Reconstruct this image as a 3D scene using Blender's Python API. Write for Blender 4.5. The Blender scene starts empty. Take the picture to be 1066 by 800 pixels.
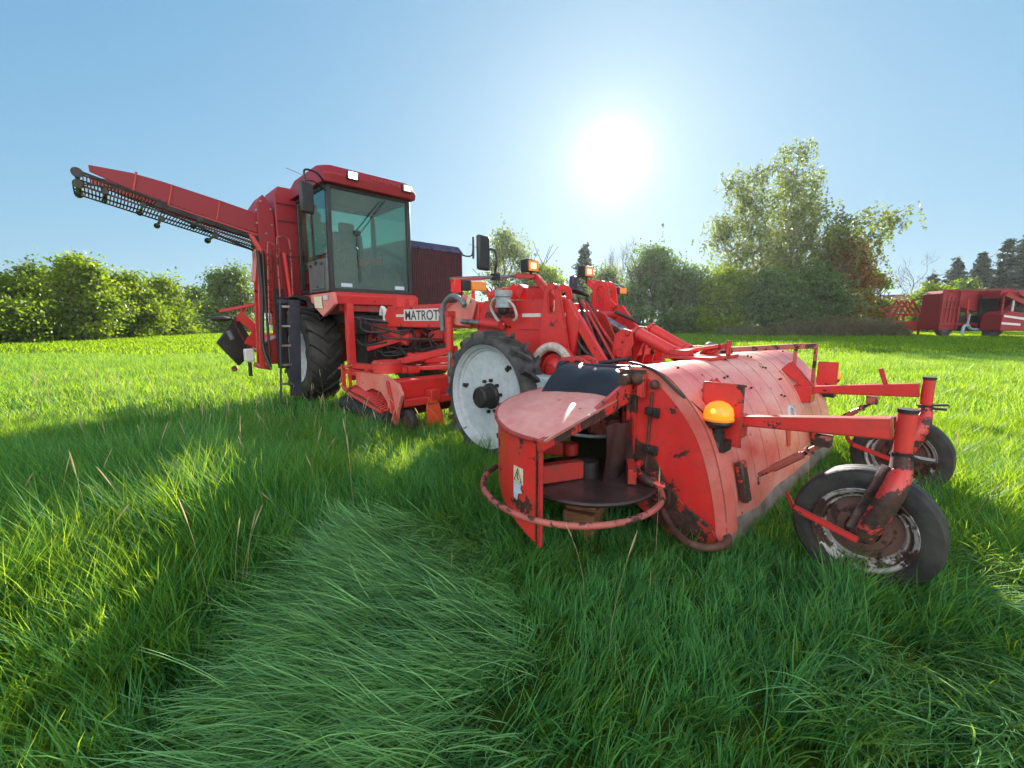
import bpy, bmesh, math, random
import numpy as np
from mathutils import Vector, Matrix, Euler, noise as mnoise
R = math.radians
scene = bpy.context.scene
random.seed(7)
rng = np.random.default_rng(11)

# ------------------------------------------------------------------ camera
cam_d = bpy.data.cameras.new("camera")
cam_d.sensor_width = 36.0
cam_d.lens = 447.0 / 1066.0 * 36.0
cam_d.clip_start = 0.05
cam_d.clip_end = 3000.0
cam = bpy.data.objects.new("camera", cam_d)
scene.collection.objects.link(cam)
cam.location = (0, 0, 1.35)
cam.rotation_euler = (R(90 - 8.27), 0, 0)
scene.camera = cam

# ------------------------------------------------------------------ sky, sun, exposure
SUN_AZ, SUN_EL = R(12.33), R(19.05)
SKY_STRENGTH, SUN_STRENGTH, EXPOSURE = 0.12, 5.0, 1.6
sun_dir = Vector((math.sin(SUN_AZ) * math.cos(SUN_EL), math.cos(SUN_AZ) * math.cos(SUN_EL), math.sin(SUN_EL)))
world = bpy.data.worlds.new("World")
scene.world = world
world.use_nodes = True
wn, wl = world.node_tree.nodes, world.node_tree.links
wn.clear()
w_out = wn.new("ShaderNodeOutputWorld")
w_bg = wn.new("ShaderNodeBackground")
w_bg.inputs["Strength"].default_value = SKY_STRENGTH
sky = wn.new("ShaderNodeTexSky")
sky.sky_type = 'NISHITA'
sky.sun_disc = False
sky.sun_elevation = SUN_EL
sky.sun_rotation = SUN_AZ
sky.altitude = 0.0
sky.air_density = 1.0
sky.dust_density = 0.6
sky.ozone_density = 2.0
# the bright aureole round the sun, a property of the sky's own direction
tc = wn.new("ShaderNodeTexCoord")
dot = wn.new("ShaderNodeVectorMath"); dot.operation = 'DOT_PRODUCT'
dot.inputs[1].default_value = sun_dir
nrm = wn.new("ShaderNodeVectorMath"); nrm.operation = 'NORMALIZE'
wl.new(tc.outputs["Generated"], nrm.inputs[0])
wl.new(nrm.outputs[0], dot.inputs[0])
mx = wn.new("ShaderNodeMath"); mx.operation = 'MAXIMUM'; mx.inputs[1].default_value = 0.0
wl.new(dot.outputs["Value"], mx.inputs[0])
prev = None
for power, amp in ((1700, 6.0), (380, 1.25), (70, 0.46), (14, 0.13)):
    pw = wn.new("ShaderNodeMath"); pw.operation = 'POWER'; pw.inputs[1].default_value = power
    wl.new(mx.outputs[0], pw.inputs[0])
    ml = wn.new("ShaderNodeMath"); ml.operation = 'MULTIPLY_ADD'; ml.inputs[1].default_value = amp
    wl.new(pw.outputs[0], ml.inputs[0])
    if prev: wl.new(prev.outputs[0], ml.inputs[2])
    else: ml.inputs[2].default_value = 0.0
    prev = ml
tint = wn.new("ShaderNodeMixRGB"); tint.blend_type = 'MULTIPLY'; tint.inputs[0].default_value = 1.0
tint.inputs[2].default_value = (1.0, 0.88, 0.76, 1)
wl.new(prev.outputs[0], tint.inputs[1])
# sky radiance, its very bright parts held back, plus an unseen cloud bank added behind the viewer to lift the shade
sep = wn.new("ShaderNodeSeparateColor"); wl.new(sky.outputs[0], sep.inputs[0])
com = wn.new("ShaderNodeCombineColor")
for ch, gain, hold in (("Red", 0.62, 0.36), ("Green", 1.10, 0.45), ("Blue", 1.50, 0.50)):
    den = wn.new("ShaderNodeMath"); den.operation = 'MULTIPLY_ADD'; den.inputs[1].default_value = hold; den.inputs[2].default_value = 1.0
    num = wn.new("ShaderNodeMath"); num.operation = 'MULTIPLY'; num.inputs[1].default_value = gain
    dv_ = wn.new("ShaderNodeMath"); dv_.operation = 'DIVIDE'
    wl.new(sep.outputs[ch], den.inputs[0]); wl.new(sep.outputs[ch], num.inputs[0])
    wl.new(num.outputs[0], dv_.inputs[0]); wl.new(den.outputs[0], dv_.inputs[1]); wl.new(dv_.outputs[0], com.inputs[ch])
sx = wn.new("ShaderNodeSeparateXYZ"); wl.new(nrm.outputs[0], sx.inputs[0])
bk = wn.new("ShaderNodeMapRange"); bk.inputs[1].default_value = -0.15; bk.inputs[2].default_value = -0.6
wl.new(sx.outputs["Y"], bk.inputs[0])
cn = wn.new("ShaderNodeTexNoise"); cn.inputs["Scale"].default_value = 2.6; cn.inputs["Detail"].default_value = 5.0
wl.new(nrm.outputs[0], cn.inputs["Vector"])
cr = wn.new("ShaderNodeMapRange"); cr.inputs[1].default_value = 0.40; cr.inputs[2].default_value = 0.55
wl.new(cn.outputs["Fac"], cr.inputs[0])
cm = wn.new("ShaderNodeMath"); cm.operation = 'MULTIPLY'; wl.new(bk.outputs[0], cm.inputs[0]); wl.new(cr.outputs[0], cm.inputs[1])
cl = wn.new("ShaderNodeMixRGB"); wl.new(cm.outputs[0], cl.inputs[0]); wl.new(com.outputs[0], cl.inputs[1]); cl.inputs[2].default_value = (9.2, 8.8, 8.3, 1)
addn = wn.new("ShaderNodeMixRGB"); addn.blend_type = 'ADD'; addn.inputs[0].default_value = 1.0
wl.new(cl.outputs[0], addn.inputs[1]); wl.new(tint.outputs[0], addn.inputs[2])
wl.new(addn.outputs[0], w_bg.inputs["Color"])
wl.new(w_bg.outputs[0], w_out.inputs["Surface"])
sun_l = bpy.data.lights.new("sun", 'SUN')
sun_l.energy = SUN_STRENGTH
sun_l.angle = R(0.6)
sun_l.color = (1.0, 0.93, 0.82)
sun = bpy.data.objects.new("sun", sun_l)
scene.collection.objects.link(sun)
sun.rotation_euler = sun_dir.to_track_quat('Z', 'Y').to_euler()
scene.view_settings.view_transform = 'Standard'
scene.view_settings.look = 'None'
scene.view_settings.gamma = 1.0
scene.view_settings.use_curve_mapping = False
scene.view_settings.exposure = EXPOSURE
scene.render.engine = 'CYCLES'
cy = scene.cycles
cy.max_bounces = 6; cy.diffuse_bounces = 3; cy.glossy_bounces = 3
cy.transmission_bounces = 5; cy.transparent_max_bounces = 10
cy.sample_clamp_indirect = 8.0
cy.caustics_reflective = False; cy.caustics_refractive = False
try: cy.use_denoising = True
except Exception: pass

# ------------------------------------------------------------------ helpers
COL = scene.collection
def tag(o, label=None, cat=None, group=None, kind=None):
    if label: o["label"] = label
    if cat: o["category"] = cat
    if group: o["group"] = group
    if kind: o["kind"] = kind
    return o
def empty(name, loc, rz=0.0):
    o = bpy.data.objects.new(name, None); COL.objects.link(o)
    o.empty_display_size = 0.2
    o.location = loc; o.rotation_euler = (0, 0, rz)
    return o
def dup(o, parent=None, loc=None):
    c = o.copy(); COL.objects.link(c)
    if parent: c.parent = parent
    if loc is not None: c.location = loc
    for ch in list(o.children):
        dup(ch, c)
    return c
def link_mesh(name, me, mat, parent=None):
    if mat: me.materials.append(mat)
    o = bpy.data.objects.new(name, me); COL.objects.link(o)
    if parent: o.parent = parent
    return o

class MB:
    """collects shapes into ONE mesh"""
    def __init__(s): s.bm = bmesh.new()
    def poly(s, vs, faces):
        v = [s.bm.verts.new(Vector(p)) for p in vs]
        for f in faces:
            try: s.bm.faces.new([v[i] for i in f])
            except ValueError: pass
        return s
    def box(s, c, d, rot=None):
        M = Matrix.Translation(Vector(c)) @ (Euler(rot).to_matrix().to_4x4() if rot else Matrix.Identity(4))
        x, y, z = d[0] / 2, d[1] / 2, d[2] / 2
        vs = [M @ Vector((a * x, b * y, e * z)) for a in (-1, 1) for b in (-1, 1) for e in (-1, 1)]
        return s.poly(vs, [(0, 1, 3, 2), (4, 6, 7, 5), (0, 4, 5, 1), (2, 3, 7, 6), (0, 2, 6, 4), (1, 5, 7, 3)])
    def span(s, a, b):
        return s.box([(a[i] + b[i]) / 2 for i in range(3)], [abs(b[i] - a[i]) for i in range(3)])
    def beam(s, p0, p1, w, h, w1=None, h1=None, up=(0, 0, 1)):
        p0, p1 = Vector(p0), Vector(p1)
        d = (p1 - p0).normalized(); up = Vector(up)
        if abs(d.dot(up)) > 0.98: up = Vector((1, 0, 0))
        x = d.cross(up).normalized(); z = x.cross(d).normalized()
        w1 = w if w1 is None else w1; h1 = h if h1 is None else h1
        vs = [p0 + x * w / 2 * a + z * h / 2 * b for a, b in ((-1, -1), (1, -1), (1, 1), (-1, 1))]
        vs += [p1 + x * w1 / 2 * a + z * h1 / 2 * b for a, b in ((-1, -1), (1, -1), (1, 1), (-1, 1))]
        return s.poly(vs, [(3, 2, 1, 0), (4, 5, 6, 7), (0, 1, 5, 4), (1, 2, 6, 5), (2, 3, 7, 6), (3, 0, 4, 7)])
    def tube(s, pts, r, n=8, closed=False, smooth=0):
        pts = [Vector(p) for p in pts]
        n0 = len(pts)
        if smooth: pts = spline(pts, smooth, closed)
        rs = r if isinstance(r, (list, tuple)) else [r] * len(pts)
        if len(rs) != len(pts): rs = list(np.interp(np.linspace(0, n0 - 1, len(pts)), range(n0), rs))
        N = len(pts); rings = []; ref = None
        for i, p in enumerate(pts):
            a = pts[i - 1] if (i > 0 or closed) else p
            b = pts[(i + 1) % N] if (i < N - 1 or closed) else p
            d = (b - a).normalized()
            if ref is None:
                ref = Vector((0, 0, 1)) if abs(d.z) < 0.9 else Vector((1, 0, 0))
            x = d.cross(ref)
            if x.length < 1e-4: x = d.cross(Vector((0.3, 1, 0.2)))
            x.normalize(); y = x.cross(d).normalized(); ref = y
            rings.append([s.bm.verts.new(p + (x * math.cos(2 * math.pi * k / n) + y * math.sin(2 * math.pi * k / n)) * rs[i]) for k in range(n)])
        for i in range(N if closed else N - 1):
            A, Bq = rings[i], rings[(i + 1) % N]
            for k in range(n):
                s.bm.faces.new((A[k], A[(k + 1) % n], Bq[(k + 1) % n], Bq[k]))
        if not closed:
            s.bm.faces.new(rings[0][::-1]); s.bm.faces.new(rings[-1])
        return s
    def cyl(s, p0, p1, r, n=16, r1=None):
        return s.tube([p0, p1], [r, r if r1 is None else r1], n)
    def prism(s, pts, l0, l1):
        """polygon in (s,z) extruded along l"""
        n = len(pts)
        vs = [(a, l0, b) for a, b in pts] + [(a, l1, b) for a, b in pts]
        fs = [tuple(range(n)), tuple(range(2 * n - 1, n - 1, -1))]
        fs += [(i, i + n, (i + 1) % n + n, (i + 1) % n) for i in range(n)]
        return s.poly(vs, fs)
    def prism_s(s, pts, s0, s1):
        """polygon in (l,z) extruded along s"""
        n = len(pts)
        vs = [(s0, a, b) for a, b in pts] + [(s1, a, b) for a, b in pts]
        fs = [tuple(range(n)), tuple(range(2 * n - 1, n - 1, -1))]
        fs += [(i, i + n, (i + 1) % n + n, (i + 1) % n) for i in range(n)]
        return s.poly(vs, fs)
    def slab(s, pts, t):
        """polygon in 3D given thickness vector t"""
        n = len(pts); t = Vector(t)
        vs = [Vector(p) for p in pts] + [Vector(p) + t for p in pts]
        fs = [tuple(range(n)), tuple(range(2 * n - 1, n - 1, -1))]
        fs += [(i, i + n, (i + 1) % n + n, (i + 1) % n) for i in range(n)]
        return s.poly(vs, fs)
    def sheet(s, rows, t):
        """open grid of points (rows of equal length) thickened by t along z/normal"""
        n, m = len(rows), len(rows[0]); t = Vector(t)
        top = [[s.bm.verts.new(Vector(p)) for p in r] for r in rows]
        bot = [[s.bm.verts.new(Vector(p) - t) for p in r] for r in rows]
        for i in range(n - 1):
            for j in range(m - 1):
                s.bm.faces.new((top[i][j], top[i + 1][j], top[i + 1][j + 1], top[i][j + 1]))
                s.bm.faces.new((bot[i][j], bot[i][j + 1], bot[i + 1][j + 1], bot[i + 1][j]))
        for j in range(m - 1):
            s.bm.faces.new((top[0][j], top[0][j + 1], bot[0][j + 1], bot[0][j]))
            s.bm.faces.new((top[-1][j + 1], top[-1][j], bot[-1][j], bot[-1][j + 1]))
        for i in range(n - 1):
            s.bm.faces.new((top[i + 1][0], top[i][0], bot[i][0], bot[i + 1][0]))
            s.bm.faces.new((top[i][-1], top[i + 1][-1], bot[i + 1][-1], bot[i][-1]))
        return s
    def lathe(s, prof, c, axis='y', n=40, closed=True):
        """prof of (radius, offset along the axis)"""
        c = Vector(c); rings = []
        for k in range(n):
            a = 2 * math.pi * k / n; ca, sa = math.cos(a), math.sin(a); ring = []
            for r, t in prof:
                if axis == 'y': q = Vector((r * ca, t, r * sa))
                elif axis == 'z': q = Vector((r * ca, r * sa, t))
                else: q = Vector((t, r * ca, r * sa))
                ring.append(s.bm.verts.new(c + q))
            rings.append(ring)
        m = len(prof)
        for k in range(n):
            A, Bq = rings[k], rings[(k + 1) % n]
            for j in range(m if closed else m - 1):
                s.bm.faces.new((A[j], A[(j + 1) % m], Bq[(j + 1) % m], Bq[j]))
        return s
    def ball(s, c, r, sc=(1, 1, 1), u=16, v=10):
        g = bmesh.ops.create_uvsphere(s.bm, u_segments=u, v_segments=v, radius=r)
        bmesh.ops.transform(s.bm, matrix=Matrix.Translation(Vector(c)) @ Matrix.Diagonal((*sc, 1)), verts=g['verts'])
        return s
    def bolt(s, c, r=0.012, h=0.012, axis=(0, -1, 0)):
        c = Vector(c); return s.cyl(c, c + Vector(axis) * h, r, 6)
    def done(s, name, mat, parent=None, bevel=0.0, smooth=True, weld=False):
        if weld: bmesh.ops.remove_doubles(s.bm, verts=s.bm.verts, dist=1e-5)
        bmesh.ops.recalc_face_normals(s.bm, faces=s.bm.faces)
        groups = pieces(s.bm) if parent is not None else [None]
        first = None
        for g in groups[1:] + groups[:1]:
            b2 = s.bm if len(groups) == 1 else s.bm.copy()
            if len(groups) > 1:
                bmesh.ops.delete(b2, geom=[b2.verts[i] for i in range(len(b2.verts)) if i not in g] if b2.verts.ensure_lookup_table() is None else [], context='VERTS')
            first = s.finish(b2, name, mat, parent, bevel, smooth)
        if len(groups) > 1: s.bm.free()
        return first
    def finish(s, bm, name, mat, parent, bevel, smooth):
        me = bpy.data.meshes.new(name)
        bm.to_mesh(me); bm.free()
        o = link_mesh(name, me, mat, parent)
        if bevel:
            md = o.modifiers.new("bevel", 'BEVEL'); md.width = bevel; md.segments = 2
            md.limit_method = 'ANGLE'; md.angle_limit = R(40)
        if smooth:
            me.shade_smooth()
            try: me.set_sharp_from_angle(angle=R(38))
            except Exception: pass
        return o
def pieces(bm):
    """vertex sets of the far-apart pieces in a bmesh: each becomes an object of its own"""
    bm.verts.ensure_lookup_table(); bm.verts.index_update()
    seen, isl = set(), []
    for v in bm.verts:
        if v.index in seen: continue
        st, cur = [v], set()
        seen.add(v.index)
        while st:
            q = st.pop(); cur.add(q.index)
            for e in q.link_edges:
                w = e.other_vert(q)
                if w.index not in seen: seen.add(w.index); st.append(w)
        isl.append(cur)
    if len(isl) < 2 or len(isl) > 60: return [set(range(len(bm.verts)))]
    lo = [np.min([bm.verts[i].co[:] for i in c], 0) for c in isl]; hi = [np.max([bm.verts[i].co[:] for i in c], 0) for c in isl]
    sz = [float((h - l).max()) for l, h in zip(lo, hi)]
    par = list(range(len(isl)))
    def find(i):
        while par[i] != i: i = par[i]
        return i
    for i in range(len(isl)):
        for j in range(i):
            gap = np.linalg.norm(np.maximum(0, np.maximum(lo[i] - hi[j], lo[j] - hi[i])))
            if gap <= max(0.02, 0.5 * max(sz[i], sz[j])): par[find(i)] = find(j)
    out = {}
    for i, c in enumerate(isl): out.setdefault(find(i), set()).update(c)
    return sorted(out.values(), key=len, reverse=True)
def spline(pts, sub, closed=False):
    out = []; N = len(pts)
    for i in range(N if closed else N - 1):
        p0 = pts[i - 1] if (i > 0 or closed) else pts[i]
        p1, p2 = pts[i], pts[(i + 1) % N]
        p3 = pts[(i + 2) % N] if (i + 2 < N or closed) else p2
        for k in range(sub):
            t = k / sub
            out.append(0.5 * ((2 * p1) + (p2 - p0) * t + (2 * p0 - 5 * p1 + 4 * p2 - p3) * t * t + (3 * p1 - p0 - 3 * p2 + p3) * t ** 3))
    if not closed: out.append(pts[-1])
    return out
def arc(c, r, a0, a1, n, z):
    return [(c[0] + r * math.cos(R(a0 + (a1 - a0) * k / (n - 1))), c[1] + r * math.sin(R(a0 + (a1 - a0) * k / (n - 1))), z) for k in range(n)]

# ------------------------------------------------------------------ materials
def new_mat(name):
    m = bpy.data.materials.new(name); m.use_nodes = True
    nt = m.node_tree; nt.nodes.clear()
    out = nt.nodes.new("ShaderNodeOutputMaterial")
    return m, nt, out
def N(nt, t, **k):
    n = nt.nodes.new(t)
    for a, v in k.items(): setattr(n, a, v)
    return n
def noise(nt, vec, scale, detail=5.0, rough=0.6, dist=0.0):
    n = N(nt, "ShaderNodeTexNoise")
    n.inputs["Scale"].default_value = scale; n.inputs["Detail"].default_value = detail
    n.inputs["Roughness"].default_value = rough; n.inputs["Distortion"].default_value = dist
    nt.links.new(vec, n.inputs["Vector"]); return n.outputs["Fac"]
def ramp(nt, fac, stops):
    r = N(nt, "ShaderNodeValToRGB")
    while len(r.color_ramp.elements) > 1: r.color_ramp.elements.remove(r.color_ramp.elements[-1])
    for i, (p, c) in enumerate(stops):
        e = r.color_ramp.elements[0] if i == 0 else r.color_ramp.elements.new(p)
        e.position = p
        e.color = (c, c, c, 1) if isinstance(c, (int, float)) else (*c, 1)
    nt.links.new(fac, r.inputs[0]); return r.outputs["Color"]
def mix(nt, fac, a, b, mode='MIX'):
    m = N(nt, "ShaderNodeMixRGB", blend_type=mode)
    for i, v in ((0, fac), (1, a), (2, b)):
        if isinstance(v, (int, float)): m.inputs[i].default_value = v
        elif isinstance(v, tuple): m.inputs[i].default_value = (*v, 1)
        else: nt.links.new(v, m.inputs[i])
    return m.outputs[0]
def math_n(nt, op, a, b=None, clamp=False):
    m = N(nt, "ShaderNodeMath", operation=op, use_clamp=clamp)
    for i, v in ((0, a), (1, b)):
        if v is None: continue
        if isinstance(v, (int, float)): m.inputs[i].default_value = v
        else: nt.links.new(v, m.inputs[i])
    return m.outputs[0]
def obj_vec(nt, scale=(1, 1, 1)):
    t = N(nt, "ShaderNodeTexCoord")
    mp = N(nt, "ShaderNodeMapping"); mp.inputs["Scale"].default_value = scale
    nt.links.new(t.outputs["Object"], mp.inputs["Vector"])
    return mp.outputs[0]
def bump(nt, h, strength, dist=0.01):
    b = N(nt, "ShaderNodeBump"); b.inputs["Strength"].default_value = strength; b.inputs["Distance"].default_value = dist
    nt.links.new(h, b.inputs["Height"]); return b.outputs[0]
def setp(nt, p, name, v):
    if isinstance(v, (int, float)): p.inputs[name].default_value = v
    elif isinstance(v, tuple): p.inputs[name].default_value = (*v, 1)
    else: nt.links.new(v, p.inputs[name])

def paint(name, base, faded, fade=0.5, chip=0.0, edge=0.0, dirt=0.25, rough=0.38, scale=1.0, stretch=(1, 1, 1), coat=0.25):
    m, nt, out = new_mat(name)
    v = obj_vec(nt)
    vs = obj_vec(nt, stretch)
    p = N(nt, "ShaderNodeBsdfPrincipled")
    n1 = noise(nt, vs, 1.7 * scale, 6, 0.62, 0.4)
    f = ramp(nt, n1, [(0.5 - 0.28 * fade - 0.06, 0.0), (0.92 - 0.42 * fade, 1.0)])
    f = math_n(nt, 'MULTIPLY', f, min(1.0, fade * 1.3))
    col = mix(nt, f, base, faded)
    n2 = noise(nt, v, 14 * scale, 5, 0.7)
    col = mix(nt, math_n(nt, 'MULTIPLY', ramp(nt, n2, [(0.42, 0.0), (0.75, 1.0)]), dirt), col, (0.10, 0.055, 0.04))
    st = noise(nt, obj_vec(nt, (22, 22, 1.2)), 1.0, 4, 0.6)
    col = mix(nt, math_n(nt, 'MULTIPLY', ramp(nt, st, [(0.55, 0.0), (0.8, 1.0)]), 0.5 * dirt), col, (0.14, 0.05, 0.035))
    ro = mix(nt, f, (rough,) * 3, (min(1, rough + 0.2),) * 3)
    if chip or edge:
        nc = noise(nt, v, 6.5 * scale, 9, 0.68)
        c = ramp(nt, nc, [(0.68 - 0.22 * chip, 0.0), (0.69 - 0.22 * chip, 1.0)]) if chip else None
        if edge:
            bv = N(nt, "ShaderNodeBevel", samples=4); bv.inputs["Radius"].default_value = 0.016
            ge = N(nt, "ShaderNodeNewGeometry")
            dt = N(nt, "ShaderNodeVectorMath", operation='DOT_PRODUCT')
            nt.links.new(bv.outputs[0], dt.inputs[0]); nt.links.new(ge.outputs["Normal"], dt.inputs[1])
            ed = ramp(nt, dt.outputs["Value"], [(0.90, 1.0), (0.995, 0.0)])
            ne = noise(nt, v, 16 * scale, 6, 0.7)
            ne = ramp(nt, ne, [(0.60 - 0.25 * edge, 0.0), (0.62 - 0.25 * edge, 1.0)])
            e = math_n(nt, 'MULTIPLY', ed, ne)
            c = e if c is None else math_n(nt, 'MAXIMUM', c, e)
        rust = ramp(nt, noise(nt, v, 40, 4, 0.6), [(0.35, (0.018, 0.012, 0.011)), (0.7, (0.075, 0.028, 0.018))])
        col = mix(nt, c, col, rust)
        ro = mix(nt, c, ro, (0.8, 0.8, 0.8))
        h = math_n(nt, 'SUBTRACT', 1.0, c)
        nt.links.new(bump(nt, h, 0.5, 0.003), p.inputs["Normal"])
    else:
        nt.links.new(bump(nt, noise(nt, v, 3.0, 3, 0.5), 0.12, 0.02), p.inputs["Normal"])
    setp(nt, p, "Base Color", col); setp(nt, p, "Roughness", ro)
    setp(nt, p, "Coat Weight", coat); setp(nt, p, "Coat Roughness", 0.2)
    nt.links.new(p.outputs[0], out.inputs["Surface"])
    return m
def plain(name, base, var=None, rough=0.5, metal=0.0, scale=8.0, bmp=0.15, spec=0.5, stretch=(1, 1, 1)):
    m, nt, out = new_mat(name)
    v = obj_vec(nt, stretch)
    p = N(nt, "ShaderNodeBsdfPrincipled")
    n1 = noise(nt, v, scale, 6, 0.65)
    var = var or tuple(c * 0.6 for c in base)
    setp(nt, p, "Base Color", ramp(nt, n1, [(0.35, var), (0.65, base)]))
    setp(nt, p, "Roughness", ramp(nt, noise(nt, v, scale * 1.7, 4), [(0.3, max(0.02, rough - 0.12)), (0.7, min(1, rough + 0.12))]))
    p.inputs["Metallic"].default_value = metal
    p.inputs["Specular IOR Level"].default_value = spec
    nt.links.new(bump(nt, noise(nt, v, scale * 3, 4), bmp, 0.006), p.inputs["Normal"])
    nt.links.new(p.outputs[0], out.inputs["Surface"])
    return m
def lamp_mat(name, col, emit, strength):
    m, nt, out = new_mat(name)
    p = N(nt, "ShaderNodeBsdfPrincipled")
    setp(nt, p, "Base Color", col); p.inputs["Roughness"].default_value = 0.12
    setp(nt, p, "Emission Color", emit); p.inputs["Emission Strength"].default_value = strength
    wv = noise(nt, obj_vec(nt), 60, 2); nt.links.new(bump(nt, wv, 0.2, 0.004), p.inputs["Normal"])
    nt.links.new(p.outputs[0], out.inputs["Surface"])
    return m

RED = (0.62, 0.011, 0.016); PINK = (0.66, 0.135, 0.11)
M = {}
M['red'] = paint("red_paint", RED, (0.64, 0.07, 0.055), 0.42, 0.14, 0.8, 0.42, rough=0.48, coat=0.12)
M['red_worn'] = paint("red_paint_worn", RED, (0.68, 0.08, 0.06), 0.45, 0.36, 1.1, 0.35)
M['red_chipped'] = paint("red_paint_chipped", (0.62, 0.02, 0.018), (0.66, 0.12, 0.09), 0.35, 0.82, 1.2, 0.4, scale=1.1)
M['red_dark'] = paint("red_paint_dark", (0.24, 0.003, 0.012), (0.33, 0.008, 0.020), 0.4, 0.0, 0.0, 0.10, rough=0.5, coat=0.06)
M['red_pink'] = paint("red_paint_sunbleached", (0.60, 0.06, 0.05), (0.70, 0.26, 0.22), 0.7, 0.18, 0.9, 0.18, rough=0.42, stretch=(1, 0.4, 1))
M['hood'] = paint("hood_paint_bleach_and_reflection", (0.64, 0.050, 0.040), (0.75, 0.36, 0.30), 0.74, 0.17, 1.0, 0.22, rough=0.34, scale=1.25, stretch=(1.2, 0.45, 1.2))  # pale patches carry bleached paint and painted-in reflections together
M['rust_chipped'] = paint("rust_eaten_paint", (0.45, 0.02, 0.02), (0.5, 0.08, 0.06), 0.3, 1.02, 0.8, 0.5, coat=0.02)
M['red_far'] = paint("dull_crimson_paint", (0.24, 0.004, 0.012), (0.34, 0.014, 0.025), 0.5, 0.15, 0.0, 0.5, rough=0.6, coat=0.02)
M['red_dirty'] = paint("red_paint_dirty", (0.42, 0.018, 0.016), (0.50, 0.06, 0.05), 0.3, 0.3, 0.6, 0.6)
M['orange'] = paint("orange_red_paint", (0.62, 0.06, 0.012), (0.66, 0.13, 0.05), 0.5, 0.3, 0.6, 0.4)
M['rust'] = plain("rusty_steel", (0.12, 0.05, 0.034), (0.035, 0.02, 0.016), 0.75, 0.0, 22, 0.4)
M['rust_red'] = paint("rust_red_tube", (0.30, 0.055, 0.045), (0.50, 0.14, 0.11), 0.6, 0.7, 0.0, 0.5, rough=0.5, coat=0.05, scale=1.4)
M['steel'] = plain("worn_steel", (0.42, 0.41, 0.42), (0.20, 0.18, 0.17), 0.35, 0.9, 12, 0.2)
M['skirt'] = plain("bare_metal_skirt", (0.33, 0.28, 0.27), (0.17, 0.12, 0.11), 0.55, 0.3, 6, 0.2)
M['dark'] = plain("dark_steel", (0.03, 0.027, 0.03), (0.012, 0.010, 0.010), 0.6, 0.2, 10, 0.3)
M['black'] = plain("black_plastic", (0.018, 0.018, 0.02), (0.010, 0.010, 0.011), 0.42, 0.0, 14, 0.1)
M['navy'] = plain("dark_blue_black_plate", (0.03, 0.035, 0.06), (0.015, 0.017, 0.028), 0.5, 0.0, 5, 0.15)
M['hose'] = plain("rubber_hose", (0.02, 0.02, 0.022), (0.012, 0.012, 0.012), 0.5, 0.0, 20, 0.1)
M['grey_hose'] = plain("grey_hose", (0.20, 0.22, 0.25), (0.11, 0.12, 0.14), 0.45, 0.0, 20, 0.1)
M['white_hose'] = plain("pale_spiral_hose", (0.55, 0.50, 0.46), (0.38, 0.33, 0.30), 0.5, 0.0, 20, 0.2)
M['tyre'] = plain("tyre_rubber", (0.050, 0.048, 0.046), (0.016, 0.016, 0.018), 0.6, 0.0, 6, 0.5, 0.35)
M['tyre_dusty'] = plain("dusty_tyre_rubber", (0.095, 0.09, 0.088), (0.022, 0.022, 0.026), 0.7, 0.0, 7, 0.3, 0.4)
M['rim'] = paint("pale_blue_rim", (0.40, 0.46, 0.52), (0.50, 0.54, 0.58), 0.5, 0.08, 0.0, 0.32, rough=0.5, coat=0.05)
M['rim_rusty'] = paint("flaking_white_rim", (0.55, 0.55, 0.57), (0.42, 0.40, 0.40), 0.5, 0.74, 0.6, 0.4, rough=0.5, coat=0.0)
M['rim_brown'] = paint("rusty_rim_centre", (0.10, 0.035, 0.028), (0.30, 0.28, 0.28), 0.25, 0.55, 0.0, 0.5, rough=0.7, coat=0.0)
M['rubber_sheet'] = plain("black_rubber_sheet", (0.022, 0.023, 0.027), (0.012, 0.012, 0.014), 0.38, 0.0, 4, 0.3)
M['curtain'] = plain("dirty_rubber_and_cavity_shade", (0.05, 0.03, 0.03), (0.018, 0.012, 0.012), 0.4, 0.0, 5, 0.3)  # also darkens the spreader's inner parts in place of cavity shade
M['grey_panel'] = plain("grey_panel", (0.12, 0.125, 0.13), (0.085, 0.088, 0.092), 0.5, 0.0, 3, 0.1)
M['grille'] = plain("engine_grille", (0.085, 0.022, 0.028), (0.045, 0.012, 0.016), 0.45, 0.1, 8, 0.15)
M['grille_cap'] = plain("engine_cap_paint", (0.06, 0.035, 0.08), (0.035, 0.02, 0.045), 0.3, 0.0, 4, 0.1)
M['grey_blue'] = plain("pale_blue_grey_paint", (0.36, 0.47, 0.52), (0.22, 0.28, 0.31), 0.5, 0.0, 10, 0.1)
M['decal_white'] = plain("decal_white", (0.72, 0.72, 0.72), (0.50, 0.48, 0.48), 0.45, 0.0, 40, 0.05)
M['decal_cream'] = plain("decal_cream", (0.72, 0.68, 0.50), (0.58, 0.52, 0.36), 0.5, 0.0, 30, 0.05)
M['decal_yellow'] = plain("decal_yellow", (0.72, 0.60, 0.12), (0.6, 0.5, 0.12), 0.5, 0.0, 30, 0.05)
M['decal_blue'] = plain("decal_pale_blue", (0.48, 0.62, 0.72), (0.40, 0.50, 0.60), 0.5, 0.0, 30, 0.05)
M['decal_black'] = plain("decal_black", (0.022, 0.020, 0.022), (0.06, 0.045, 0.045), 0.5, 0.0, 60, 0.05)
M['white_metal'] = plain("white_enamel", (0.62, 0.64, 0.64), (0.45, 0.46, 0.46), 0.4, 0.0, 12, 0.1)
M['brick'] = plain("weathered_timber_block", (0.30, 0.13, 0.06), (0.12, 0.05, 0.03), 0.8, 0.0, 9, 0.4, stretch=(1, 1, 6))
M['soil'] = plain("dried_soil", (0.26, 0.19, 0.12), (0.13, 0.09, 0.06), 0.95, 0.0, 10, 0.6)
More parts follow.
